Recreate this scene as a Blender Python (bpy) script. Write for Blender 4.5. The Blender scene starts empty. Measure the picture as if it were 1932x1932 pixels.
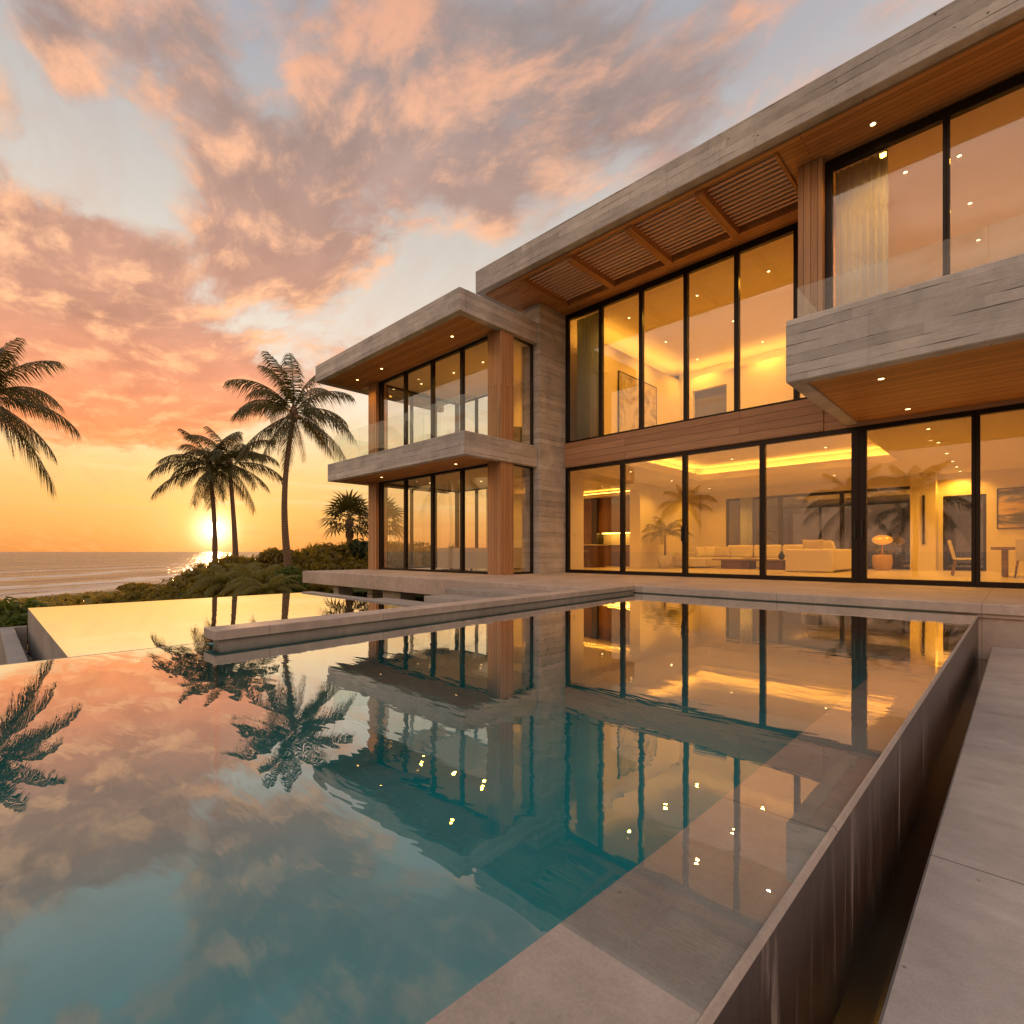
import bpy, bmesh, math, random
import numpy as np
from mathutils import Vector, Matrix

R = math.radians
scene = bpy.context.scene
COL = scene.collection

# ------------------------------------------------------------------ camera
cam_d = bpy.data.cameras.new("camera")
cam_d.sensor_width = 36.0
cam_d.lens = 36.0 * 980 / 1932
cam_d.shift_y = 75.0 / 1932
cam_d.clip_start = 0.05
cam_d.clip_end = 60000
cam = bpy.data.objects.new("camera", cam_d)
COL.objects.link(cam)
cam.location = (0, 0, 0.65)
cam.rotation_euler = (R(90), 0, R(44.4))
scene.camera = cam

SUN = Vector((-0.962, 0.272, 0.037)).normalized()
SUN_EL = math.asin(SUN.z)

# ------------------------------------------------------------------ node helper
class NT:
    def __init__(s, tree):
        s.t = tree
        s.t.nodes.clear()
    def n(s, typ, *ins, out=0, **kw):
        nd = s.t.nodes.new(typ)
        for k, v in kw.items():
            setattr(nd, k, v)
        for i, v in enumerate(ins):
            s.put(nd.inputs[i], v)
        return nd
    def put(s, sock, v):
        if v is None:
            return
        if isinstance(v, bpy.types.NodeSocket):
            s.t.links.new(v, sock)
        elif isinstance(v, bpy.types.Node):
            s.t.links.new(v.outputs[0], sock)
        else:
            if sock.type == 'RGBA' and hasattr(v, '__len__') and len(v) == 3:
                v = (*v, 1)
            sock.default_value = v
    def set(s, nd, **kw):
        for k, v in kw.items():
            s.put(nd.inputs[k.replace('_', ' ')], v)
        return nd
    def m(s, op, a, b=None, c=None, clamp=False):
        nd = s.n('ShaderNodeMath', a, b, c, operation=op)
        nd.use_clamp = clamp
        return nd.outputs[0]
    def v(s, op, a, b=None):
        nd = s.n('ShaderNodeVectorMath', a, b, operation=op)
        return nd.outputs['Value'] if op in ('DOT_PRODUCT', 'LENGTH', 'DISTANCE') else nd.outputs[0]
    def vscale(s, a, f):
        nd = s.n('ShaderNodeVectorMath', a, operation='SCALE')
        s.put(nd.inputs['Scale'], f)
        return nd.outputs[0]
    def mix(s, f, a, b, blend='MIX'):
        nd = s.n('ShaderNodeMix', data_type='RGBA', blend_type=blend)
        s.put(nd.inputs[0], f); s.put(nd.inputs[6], a); s.put(nd.inputs[7], b)
        return nd.outputs[2]
    def ramp(s, f, stops, interp='LINEAR'):
        nd = s.n('ShaderNodeValToRGB', f)
        cr = nd.color_ramp
        cr.interpolation = interp
        while len(cr.elements) < len(stops):
            cr.elements.new(0.5)
        for e, (p, c) in zip(cr.elements, stops):
            e.position = p
            e.color = (*c, 1) if hasattr(c, '__len__') else (c, c, c, 1)
        return nd.outputs[0]
    def sstep(s, x, a, b):
        nd = s.n('ShaderNodeMapRange', x, a, b, 0.0, 1.0)
        nd.interpolation_type = 'SMOOTHSTEP'
        return nd.outputs[0]
    def noise(s, vec, scale, detail=3.0, rough=0.5, dist=0.0, dim='3D', color=False):
        nd = s.n('ShaderNodeTexNoise', noise_dimensions=dim)
        s.set(nd, Vector=vec, Scale=scale, Detail=detail, Roughness=rough, Distortion=dist)
        return nd.outputs[1 if color else 0]
    def mapping(s, vec, scale=(1, 1, 1), loc=(0, 0, 0), rot=(0, 0, 0)):
        nd = s.n('ShaderNodeMapping')
        s.set(nd, Vector=vec, Location=loc, Rotation=rot, Scale=scale)
        return nd.outputs[0]
    def schlick(s, r0, normal=None, p=5.0):
        g = s.n('ShaderNodeNewGeometry')
        nn = normal if normal is not None else g.outputs['Normal']
        c = s.m('ABSOLUTE', s.v('DOT_PRODUCT', g.outputs['Incoming'], nn))
        k = s.m('POWER', s.m('SUBTRACT', 1.0, c, clamp=True), p)
        return s.m('MULTIPLY_ADD', k, 1.0 - r0, r0)
    def comb(s, x, y, z):
        return s.n('ShaderNodeCombineXYZ', x, y, z).outputs[0]
    def sep(s, v):
        return s.n('ShaderNodeSeparateXYZ', v).outputs

# ------------------------------------------------------------------ world: sunset sky with clouds
def pxdir(x, y):
    u, w = (x - 966) / 980, (1041 - y) / 980
    c, q = math.cos(R(44.4)), math.sin(R(44.4))
    return Vector((c * u - q, q * u + c, w)).normalized()

# cloud banks as directions on the sky (given as bearing points), angular size, weight
BANKS = [
    # (x, y, radius, weight)
    (60, 620, 120, 0.46), (190, 650, 130, 0.49), (330, 680, 110, 0.46), (440, 735, 85, 0.38), (100, 755, 120, 0.46),
    (250, 775, 100, 0.46), (400, 790, 80, .25), (590, 715, 80, .22), (690, 640, 70, .10),
    (-120, 640, 150, .3), (-120, 480, 130, .2),
    (560, 330, 100, .30), (630, 230, 110, .24), (480, 420, 90, .28), (560, 480, 90, .30), (650, 480, 80, .2), (760, 240, 110, .26),
    (830, 200, 110, .26), (880, 330, 80, .26), (730, 330, 90, .2), (420, 300, 70, .16), (500, 530, 60, .18),
    (280, 60, 110, .28), (130, 40, 90, .16), (400, 70, 70, .14), (60, 450, 100, .30), (180, 480, 80, .26), (300, 475, 70, .24), (400, 485, 60, .18),
    (20, 220, 60, .22), (130, 170, 50, .16), (60, 60, 60, .08), (940, 430, 35, .2), (1340, 150, 100, .24), (1160, 150, 110, .26), (1010, 130, 110, .26), (1000, 340, 70, .20), (880, 60, 80, .16), (1240, 250, 70, .18), (700, 90, 90, .14),
    # clear openings
    (150, 290, 90, -.20), (240, 350, 70, -.20), (60, 350, 50, -.15), (330, 590, 60, -.16), (200, 560, 60, -.10), (480, 610, 60, -.26), (620, 600, 60, -.16),
    (880, 470, 70, -.22), (800, 560, 80, -.2), (980, 260, 50, -.10), (500, 150, 55, -.16), (1000, 5, 50, -.08),
    (1600, 40, 120, -.12), (200, 930, 130, -.5), (500, 940, 150, -.5), (800, 900, 150, -.4), (-200, 900, 200, -.5), (720, 760, 60, -.1),
]

def build_world():
    w = bpy.data.worlds.new("World")
    scene.world = w
    w.use_nodes = True
    t = NT(w.node_tree)
    d = t.n('ShaderNodeTexCoord').outputs['Generated']
    d = t.v('NORMALIZE', d)
    x, y, z = t.sep(d)
    zc = t.m('MAXIMUM', z, 0.0)
    sd = t.m('MAXIMUM', t.v('DOT_PRODUCT', d, tuple(SUN)), 0.0)
    hv = t.v('NORMALIZE', t.comb(x, y, 0.0))
    hs = Vector((SUN.x, SUN.y, 0)).normalized()
    az = t.m('MULTIPLY_ADD', t.v('DOT_PRODUCT', hv, tuple(hs)), 0.5, 0.5)
    clear_sun = t.ramp(zc, [(0, (.66, .235, .065)), (.03, (.76, .32, .085)), (.075, (.86, .44, .12)), (.13, (.90, .54, .20)), (.19, (.88, .63, .35)), (.26, (.84, .69, .52)),
                            (.38, (.72, .63, .53)), (.52, (.55, .505, .455)), (.66, (.37, .37, .395)), (1, (.22, .25, .32))])
    clear_far = t.ramp(zc, [(0, (.60, .32, .20)), (.08, (.68, .36, .22)), (.2, (.92, .52, .32)), (.32, (1.25, .78, .53)), (.5, (1.25, .95, .77)), (.68, (.52, .50, .51)), (1, (.28, .32, .40))])  # sky out of view, brightened beyond nature to light the facade
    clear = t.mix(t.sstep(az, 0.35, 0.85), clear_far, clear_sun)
    # physical sky adds its own scattering on top
    sky = t.n('ShaderNodeTexSky', sky_type='NISHITA', sun_disc=False)
    sky.sun_elevation = SUN_EL
    sky.sun_rotation = math.atan2(SUN.x, SUN.y)
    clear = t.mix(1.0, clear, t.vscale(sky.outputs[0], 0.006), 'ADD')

    inv = t.m('DIVIDE', 1.0, t.m('ADD', zc, 0.10))
    p = t.comb(t.m('MULTIPLY', x, inv), t.m('MULTIPLY', y, inv), 0.0)
    p = t.mapping(p, rot=(0, 0, R(20)), scale=(0.85, 1.25, 1))
    def dens(pv):
        warp = t.noise(pv, 1.4, 3.0, .55, color=True)
        pw = t.v('ADD', pv, t.vscale(t.v('SUBTRACT', warp, (.5, .5, .5)), 0.45))
        mid = t.noise(pw, 2.3, 3.0, .5)
        fine = t.noise(pw, 5.5, 10.0, .62)
        return t.m('ADD', t.m('MULTIPLY', t.m('SUBTRACT', mid, .5), .85), t.m('MULTIPLY', t.m('SUBTRACT', fine, .5), 1.45))
    D = dens(p)
    sxy = Vector((SUN.x, SUN.y, 0)).normalized()
    D2 = dens(t.v('ADD', p, tuple(sxy * 0.10)))
    bias = None
    for (bx, by, br, bw) in BANKS:
        dd = pxdir(bx, by)
        # angular radius shrinks away from the view axis for a wide lens
        f = Vector((-math.sin(R(44.4)), math.cos(R(44.4)), 0)).dot(dd)
        ang = br / 980 * f * f ** 0.5
        k = 1.0 / ang ** 2
        e = t.m('EXPONENT', t.m('MULTIPLY', t.m('SUBTRACT', t.v('DOT_PRODUCT', d, tuple(dd)), 1.0), k * 1.3))
        bias = t.m('MULTIPLY', e, bw) if bias is None else t.m('MULTIPLY_ADD', e, bw, bias)
    # away from the view the sky keeps broken cloud of its own
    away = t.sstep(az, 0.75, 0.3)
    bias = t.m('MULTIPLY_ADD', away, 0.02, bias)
    T = t.m('ADD', D, t.m('MULTIPLY', bias, 1.15))
    cover = t.sstep(T, -0.06, 0.42)
    cover = t.m('MULTIPLY', cover, 0.93)
    lit = t.m('MULTIPLY_ADD', t.m('SUBTRACT', D, D2), 2.3, 0.46)
    lit = t.m('SUBTRACT', lit, t.m('MULTIPLY', t.sstep(T, .12, .52), .34))
    patch = t.noise(t.v('ADD', p, (3.7, 1.9, 0)), 1.6, 6.0, .55, .4)
    lit = t.m('ADD', lit, t.m('MULTIPLY', t.m('SUBTRACT', patch, .5), 1.1))
    lit = t.sstep(lit, -0.10, 1.10)
    dark = t.ramp(zc, [(0, (.74, .26, .07)), (.12, (.86, .29, .085)), (.22, (.74, .26, .115)), (.34, (.50, .245, .165)), (.48, (.40, .235, .185)), (.7, (.31, .245, .23)), (1, (.24, .24, .26))])
    brt = t.ramp(zc, [(0, (.78, .34, .10)), (.12, (.92, .38, .14)), (.25, (.92, .44, .21)), (.4, (.90, .50, .28)), (.6, (.82, .44, .27)), (.8, (.64, .31, .21)), (1, (.40, .28, .26))])
    shade = t.noise(t.v('ADD', p, (9.1, 4.3, 0)), 2.6, 8.0, .6, .5)
    sv = t.m('MULTIPLY_ADD', t.m('SUBTRACT', shade, .5), 1.1, 1.02)
    dark = t.mix(1.0, dark, t.comb(sv, sv, sv), 'MULTIPLY')
    cc = t.mix(lit, dark, brt)
    warm = t.m('MULTIPLY_ADD', t.m('POWER', sd, 7.0), .22, 1.0)
    cc = t.mix(1.0, cc, t.comb(warm, t.m('MULTIPLY_ADD', t.m('POWER', sd, 7.0), .10, 1.0), 1.0), 'MULTIPLY')
    # clouds opposite the sun: less fire, and brightened to help light the facade
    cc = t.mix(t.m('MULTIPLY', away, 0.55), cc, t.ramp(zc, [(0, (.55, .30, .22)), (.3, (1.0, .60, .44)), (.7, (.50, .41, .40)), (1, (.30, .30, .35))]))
    # thin high veil combed across the openings
    vp = t.mapping(p, rot=(0, 0, R(55)), scale=(1.0, 3.2, 1))
    vn = t.noise(t.v('ADD', vp, t.vscale(t.noise(p, 2.0, 2.0, color=True), .5)), 1.6, 9.0, .62)
    veil = t.m('MULTIPLY', t.sstep(vn, .42, .74), .45)
    vc = t.ramp(zc, [(0, (.90, .45, .13)), (.2, (.86, .46, .22)), (.4, (.66, .42, .31)), (.6, (.48, .37, .35)), (1, (.30, .29, .32))])
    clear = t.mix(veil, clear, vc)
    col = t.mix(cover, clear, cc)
    # thin streaks of cloud low over the sea
    st = t.noise(t.mapping(d, scale=(2.5, 2.5, 55)), 1.0, 4.0, .55)
    stf = t.m('MULTIPLY', t.sstep(st, .52, .72), t.m('MULTIPLY', t.sstep(zc, .0, .03), t.sstep(zc, .17, .08)))
    col = t.mix(t.m('MULTIPLY', stf, .55), col, t.mix(t.sstep(zc, .05, .1), (.78, .30, .10), (1.0, .80, .45)))
    # sun glow and disc
    g = t.m('MULTIPLY', t.m('POWER', sd, 30.0), 0.06)
    g = t.m('MULTIPLY_ADD', t.m('POWER', sd, 350.0), 0.28, g)
    g = t.m('MULTIPLY', g, t.m('SUBTRACT', 1.0, t.m('MULTIPLY', cover, .7)))
    col = t.mix(1.0, col, t.mix(1.0, g, (1.0, .58, .24), 'MULTIPLY'), 'ADD')
    g2 = t.m('MULTIPLY', t.m('POWER', sd, 3500.0), 1.8)
    disc = t.m('MULTIPLY', t.sstep(sd, math.cos(R(.85)), math.cos(R(.5))), 9.0)
    col = t.mix(1.0, col, t.mix(1.0, t.m('ADD', g2, disc), (1.0, .80, .48), 'MULTIPLY'), 'ADD')
    # below the horizon: dim sea tone
    col = t.mix(t.sstep(z, -0.002, -0.02), col, (.30, .17, .10))
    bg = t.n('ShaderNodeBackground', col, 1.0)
    o = t.n('ShaderNodeOutputWorld', bg.outputs[0])
    w.cycles.sampling_method = 'MANUAL'
    w.cycles.sample_map_resolution = 1024
build_world()

# ------------------------------------------------------------------ sun, exposure
sl = bpy.data.lights.new("sun", 'SUN')
sl.energy = 2.0
sl.angle = R(0.5)
sl.color = (1.0, .50, .20)
so = bpy.data.objects.new("sun", sl)
COL.objects.link(so)
so.rotation_euler = SUN.to_track_quat('Z', 'Y').to_euler()
vs = scene.view_settings
vs.view_transform = 'Standard'
vs.look = 'None'
vs.exposure = 0.25
vs.gamma = 1.0
cy = scene.cycles
cy.use_denoising = True
cy.max_bounces = 12
cy.diffuse_bounces = 5
cy.glossy_bounces = 6
cy.transmission_bounces = 8
cy.transparent_max_bounces = 24
cy.sample_clamp_indirect = 4.0
cy.caustics_reflective = False
cy.caustics_refractive = False
cy.blur_glossy = 0.5

# ------------------------------------------------------------------ materials
MATS = {}
def material(name):
    m = bpy.data.materials.new(name)
    m.use_nodes = True
    MATS[name] = m
    return NT(m.node_tree), m

def finish(t, bsdf, disp=None):
    o = t.n('ShaderNodeOutputMaterial')
    t.put(o.inputs[0], bsdf.outputs[0] if isinstance(bsdf, bpy.types.Node) else bsdf)

def principled(t, col, rough=.6, metallic=0.0, spec=.5, normal=None, **kw):
    b = t.n('ShaderNodeBsdfPrincipled')
    t.set(b, Base_Color=col, Roughness=rough, Metallic=metallic)
    t.put(b.inputs['Specular IOR Level'], spec)
    if normal is not None:
        t.put(b.inputs['Normal'], normal)
    return b

def bump(t, h, strength=.3, dist=.02):
    b = t.n('ShaderNodeBump')
    t.set(b, Strength=strength, Distance=dist, Height=h)
    return b.outputs[0]

def simple(name, col, rough=.6, metallic=0.0, var=.08, scale=6.0, spec=.5, bs=.15, emis=None):
    t, m = material(name)
    o = t.n('ShaderNodeTexCoord').outputs['Object']
    n = t.noise(o, scale, 5.0, .6)
    c = t.mix(n, tuple(x * (1 - var * 2) for x in col), tuple(min(1, x * (1 + var * 2)) for x in col))
    b = principled(t, c, rough, metallic, spec, bump(t, n, bs, .01) if bs else None)
    if emis:
        t.put(b.inputs['Emission Color'], emis[0]); t.put(b.inputs['Emission Strength'], emis[1])
    finish(t, b)
    return m

# board-formed concrete: horizontal casting boards with joints, blotches, bug holes
def board_concrete(name, base, along='xy', row=.155, seed=0.0):
    t, m = material(name)
    o = t.n('ShaderNodeTexCoord').outputs['Object']
    x, y, z = t.sep(o)
    wob = t.m('MULTIPLY', t.m('SUBTRACT', t.noise(o, 1.3, 2.0), .5), .03)
    u = t.m('ADD', x, y)
    zz = t.m('ADD', t.m('ADD', z, seed), wob)
    rz_ = t.m('DIVIDE', zz, row)
    ri = t.m('FLOOR', rz_)
    wn = t.n('ShaderNodeTexWhiteNoise', noise_dimensions='1D'); t.put(wn.inputs['W'], ri)
    ui = t.m('FLOOR', t.m('ADD', t.m('DIVIDE', u, 4.1), t.m('MULTIPLY', wn.outputs[0], 5.0)))
    wn2 = t.n('ShaderNodeTexWhiteNoise', noise_dimensions='2D'); t.put(wn2.inputs['Vector'], t.comb(ri, ui, 0.0))
    tone = wn2.outputs[0]
    fr = t.m('FRACT', rz_)
    edge = t.m('MINIMUM', fr, t.m('SUBTRACT', 1.0, fr))
    uv = t.comb(u, zz, 0.0)
    along_n = t.noise(t.comb(t.m('MULTIPLY', u, .9), t.m('MULTIPLY', t.m('ROUND', rz_), 3.7), 0.0), 1.0, 5.0, .65)
    wdt = t.m('MULTIPLY', t.sstep(along_n, .42, .66), .085)
    line = t.m('MULTIPLY', t.m('SUBTRACT', 1.0, t.sstep(edge, .0, t.m('ADD', wdt, .004))), t.sstep(along_n, .40, .54))
    grain = t.noise(t.mapping(uv, scale=(2.2, 60, 1)), 1.0, 6.0, .6)
    blot = t.noise(o, 1.3, 7.0, .66, .5)
    fine = t.noise(o, 45, 4.0, .6)
    drip = t.noise(t.mapping(uv, scale=(7, .8, 1)), 1.0, 5.0, .65)
    val = t.m('MULTIPLY_ADD', t.m('SUBTRACT', tone, .5), .34, 1.0)
    val = t.m('MULTIPLY', val, t.m('MULTIPLY_ADD', t.m('SUBTRACT', grain, .5), .70, 1.0))
    val = t.m('MULTIPLY', val, t.m('MULTIPLY_ADD', t.m('SUBTRACT', blot, .5), 1.15, 1.0))
    val = t.m('MULTIPLY', val, t.m('MULTIPLY_ADD', t.m('SUBTRACT', fine, .5), .30, 1.0))
    val = t.m('MULTIPLY', val, t.m('SUBTRACT', 1.0, t.m('MULTIPLY', t.sstep(drip, .58, .75), .22)))
    vor = t.n('ShaderNodeTexVoronoi', feature='F1')
    t.set(vor, Vector=o, Scale=4.2, Randomness=1.0)
    pit = t.m('MULTIPLY', t.m('SUBTRACT', 1.0, t.sstep(vor.outputs[0], .05, .10)), t.sstep(t.noise(o, 1.1, 2.0), .46, .56))
    dk = t.m('MAXIMUM', t.m('MULTIPLY', line, .85), t.m('MULTIPLY', pit, .75))
    c = t.mix(1.0, t.mix(t.noise(o, .9, 3.0), base, (base[0] * .93, base[1] * .98, base[2] * 1.08)), t.comb(val, val, val), 'MULTIPLY')
    c = t.mix(dk, c, (.045, .04, .035))
    h = t.m('SUBTRACT', t.m('MULTIPLY_ADD', tone, .25, t.m('MULTIPLY', grain, .25)), dk)
    finish(t, principled(t, c, .82, 0, .3, bump(t, h, .6, .012)))
    return m

def wood(name, c1, c2, axis='x', width=.11, length=2.6, rough=.5, spec=.4):
    """planks running along the given axis; the seam direction is worked out from the other two axes"""
    t, m = material(name)
    o = t.n('ShaderNodeTexCoord').outputs['Object']
    x, y, z = t.sep(o)
    if axis == 'x':
        a, b_ = x, t.m('ADD', y, z)
    elif axis == 'y':
        a, b_ = y, t.m('ADD', x, z)
    else:
        a, b_ = z, t.m('ADD', x, y)
    uv = t.comb(a, b_, 0.0)
    br = t.n('ShaderNodeTexBrick', offset=.41, offset_frequency=2, squash=1.0)
    t.set(br, Vector=uv, Color1=(.0, .0, .0), Color2=(1, 1, 1), Mortar=(.5, .5, .5), Scale=1.0, Mortar_Size=.006, Mortar_Smooth=.3, Bias=0.0, Brick_Width=length, Row_Height=width)
    tone = br.outputs[0]; mort = br.outputs[1]
    g1 = t.noise(t.v('ADD', t.mapping(uv, scale=(1.1, 38, 1)), t.comb(t.m('MULTIPLY', tone, 7.0), 0.0, 0.0)), 1.0, 7.0, .65, .5)
    g2 = t.noise(t.mapping(uv, scale=(2.5, 160, 1)), 1.0, 3.0, .6)
    f = t.m('ADD', t.m('MULTIPLY_ADD', tone, .26, .12), t.m('MULTIPLY', g1, .72))
    f = t.m('ADD', f, t.m('MULTIPLY', t.m('SUBTRACT', g2, .5), .25))
    f = t.sstep(f, .25, .95)
    c = t.mix(f, c1, c2)
    c = t.mix(t.m('MULTIPLY', mort, .85), c, (c1[0] * .2, c1[1] * .2, c1[2] * .2))
    h = t.m('SUBTRACT', t.m('MULTIPLY', g1, .25), mort)
    finish(t, principled(t, c, rough, 0, spec, bump(t, h, .5, .008)))
    return m

def glass(name, ior, tint, haze=0.0, boost=0.0):
    t, m = material(name)
    f = t.schlick(((ior - 1) / (ior + 1)) ** 2)
    o = t.n('ShaderNodeTexCoord').outputs['Object']
    nb = bump(t, t.noise(o, .7, 1.0), .02, .02)
    g = t.n('ShaderNodeBsdfGlossy'); t.set(g, Color=(1, 1, 1), Roughness=0.0, Normal=nb)
    tr = t.n('ShaderNodeBsdfTransparent', (*tint, 1))
    mx = t.n('ShaderNodeMixShader', f, tr.outputs[0], g.outputs[0])
    finish(t, mx)
    return m

def emitter(name, col, s):
    t, m = material(name)
    e = t.n('ShaderNodeEmission', (*col, 1), s)
    finish(t, e)
    return m

CONC = (.54, .505, .45)
M_board = board_concrete('board concrete', CONC)
M_wood_x = wood('cedar soffit', (.30, .125, .038), (.68, .34, .125), 'x', .12, 5.2)
M_wood_band = wood('cedar cladding', (.34, .175, .085), (.64, .385, .21), 'x', .19, 5.4)
M_wood_z = wood('cedar upright', (.30, .150, .068), (.60, .35, .18), 'z', .12, 9.0)
M_wood_y = wood('cedar beam', (.34, .15, .05), (.62, .30, .11), 'y', .4, 4.0)
M_slat = wood('pale slat', (.78, .48, .34), (.92, .65, .49), 'x', .5, 9.0)  # pale colour stands in for the glow under the pergola
M_cab = wood('walnut cabinet', (.09, .042, .022), (.21, .10, .05), 'z', .55, 6.0)
M_table = wood('oak furniture', (.13, .075, .038), (.28, .17, .085), 'x', .5, 3.0)
M_metal = simple('bronze metal', (.020, .015, .012), .38, .6, .1, 20, .5, 0)
M_glass = glass('window glass', 1.80, (.97, .965, .95))
M_rail = glass('railing glass', 1.5, (.93, .96, .95))
M_plaster = simple('plaster', (.76, .68, .55), .85, 0, .02, 3, .2, .03)
M_ceil = simple('ceiling plaster', (.78, .70, .57), .9, 0, .015, 3, .1, 0)
M_floor = simple('limestone floor', (.58, .50, .39), .32, 0, .05, 2.5, .4, 0)
M_fabric = simple('linen', (.66, .59, .48), .95, 0, .06, 60, .1, .25)
M_fabric_dk = simple('taupe linen', (.50, .42, .33), .95, 0, .06, 60, .1, .25)
def drape(name, col):
    t, m = material(name)
    o = t.n('ShaderNodeTexCoord').outputs['Object']
    n = t.noise(o, 60.0, 3.0)
    c = t.mix(n, tuple(x * .9 for x in col), col)
    mx = t.n('ShaderNodeMixShader', .5, t.n('ShaderNodeBsdfDiffuse', c).outputs[0], t.n('ShaderNodeBsdfTranslucent', c).outputs[0])
    finish(t, mx)
    return m
M_curtain = drape('sage curtain', (.62, .66, .55))
M_curtain_w = drape('pale curtain', (.84, .86, .84))
M_gold = simple('polished brass', (.85, .50, .12), .22, 1.0, .03, 8, .5, 0)
M_wicker = simple('pale cane', (.50, .33, .17), .7, 0, .15, 70, .2, .4)
M_black = simple('black lacquer', (.012, .010, .009), .35, 0, .1, 10, .5, 0)
M_stonetop = simple('pale stone top', (.60, .55, .47), .3, 0, .05, 5, .4, 0)
M_lampshade = emitter('lit lamp shade', (1.0, .55, .16), 2.2)
M_cove = emitter('cove strip', (1.0, .47, .06), 26.0)
M_led = emitter('downlight lens', (1.0, .64, .24), 6.0)
M_trim = simple('brushed trim', (.40, .33, .25), .4, .6, .05, 20, .5, 0)
M_doorway = simple('dark doorway panel', (.12, .105, .095), .8, 0, .08, 5, .2, .05)

# plain cast concrete for paving, with tonal drift and pores
def paving(name, base, slab=(3.0, 1.3), joint=.004, wetness=0.0, rough=.62, joints=True):
    t, m = material(name)
    o = t.n('ShaderNodeTexCoord').outputs['Object']
    n1 = t.noise(o, 1.1, 6.0, .6, .3)
    n2 = t.noise(o, 9.0, 6.0, .62)
    n3 = t.noise(o, 120.0, 3.0, .6)
    st = t.noise(t.mapping(o, rot=(0, 0, R(35)), scale=(2.2, 9.0, 1)), 1.0, 4.0, .6)
    val = t.m('MULTIPLY_ADD', t.m('SUBTRACT', n1, .5), .85, 1.0)
    val = t.m('MULTIPLY', val, t.m('MULTIPLY_ADD', t.m('SUBTRACT', n2, .5), .60, 1.0))
    val = t.m('MULTIPLY', val, t.m('MULTIPLY_ADD', t.m('SUBTRACT', n3, .5), .45, 1.0))
    val = t.m('MULTIPLY', val, t.m('MULTIPLY_ADD', t.m('SUBTRACT', st, .5), .30, 1.0))
    c = t.mix(1.0, base, t.comb(val, val, val), 'MULTIPLY')
    vor = t.n('ShaderNodeTexVoronoi', feature='F1')
    t.set(vor, Vector=o, Scale=9.0, Randomness=1.0)
    pit = t.m('MULTIPLY', t.m('SUBTRACT', 1.0, t.sstep(vor.outputs[0], .03, .07)), t.sstep(t.noise(o, 2.1, 2.0), .52, .6))
    dk = t.m('MULTIPLY', pit, .6)
    if joints:
        br = t.n('ShaderNodeTexBrick', offset=0.0, squash=1.0)
        t.set(br, Vector=t.v('ADD', o, (.35, .02, 0)), Color1=(1, 1, 1), Color2=(1, 1, 1), Mortar=(0, 0, 0), Scale=1.0, Mortar_Size=joint, Mortar_Smooth=.2, Brick_Width=slab[0], Row_Height=slab[1])
        dk = t.m('MAXIMUM', dk, t.m('MULTIPLY', br.outputs[1], .75))
    c = t.mix(dk, c, (base[0] * .15, base[1] * .15, base[2] * .15))
    h = t.m('SUBTRACT', t.m('MULTIPLY_ADD', n2, .3, t.m('MULTIPLY', n3, .12)), dk)
    rr = t.m('MULTIPLY_ADD', n2, .25, rough - .1)
    finish(t, principled(t, c, rr, 0, .4, bump(t, h, .35, .008)))
    return m
M_terrace = paving('terrace stone', (.53, .44, .375), (2.4, 1.2), .003)
M_walk = paving('walkway stone', (.48, .44, .40), (4.0, 2.54), .004)
M_rim = paving('pool rim stone', (.40, .36, .32), (4.0, 1.27), .003)
M_cast = paving('cast concrete', (.36, .335, .305), joints=False, rough=.75)

def wet_wall():
    t, m = material('wet stone wall')
    o = t.n('ShaderNodeTexCoord').outputs['Object']
    x, y, z = t.sep(o)
    uv = t.comb(y, z, x)
    streak = t.noise(t.mapping(uv, scale=(9, .7, 1)), 1.0, 6.0, .7, 1.0)
    streak2 = t.noise(t.mapping(uv, scale=(60, 2.0, 1)), 1.0, 4.0, .6)
    top = t.sstep(z, -.46, -.12)
    dry = t.m('MULTIPLY', t.sstep(t.m('ADD', t.m('ADD', streak, t.m('MULTIPLY', streak2, .25)), t.m('MULTIPLY', t.m('SUBTRACT', top, .5), .55)), .92, 1.10), .75)
    rust = t.noise(o, 3.0, 5.0, .6)
    wet = t.mix(rust, (.024, .017, .013), (.070, .045, .031))
    c = t.mix(dry, wet, (.26, .225, .20))
    br = t.n('ShaderNodeTexBrick', offset=0.0)
    t.set(br, Vector=t.comb(t.m('ADD', y, .15), 0.5, 0.0), Color1=(1, 1, 1), Color2=(1, 1, 1), Mortar=(0, 0, 0), Scale=1.0, Mortar_Size=.003, Brick_Width=.62, Row_Height=1.0)
    c = t.mix(t.m('MULTIPLY', br.outputs[1], .8), c, (.004, .003, .003))
    rg = t.mix(dry, (.30, .30, .30), (.6, .6, .6))
    finish(t, principled(t, c, rg, 0, .5, bump(t, streak2, .15, .006)))
    return m
M_wet = wet_wall()
M_channel = simple('wet channel bed', (.018, .012, .009), .12, 0, .3, 5, .5, .05)

def pool_tile():
    t, m = material('teal pool plaster')
    o = t.n('ShaderNodeTexCoord').outputs['Object']
    n = t.noise(o, 2.0, 5.0, .6)
    c = t.mix(n, (.002, .265, .31), (.006, .38, .42))
    finish(t, principled(t, c, .7, 0, .2))
    return m
M_pool = pool_tile()

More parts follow.
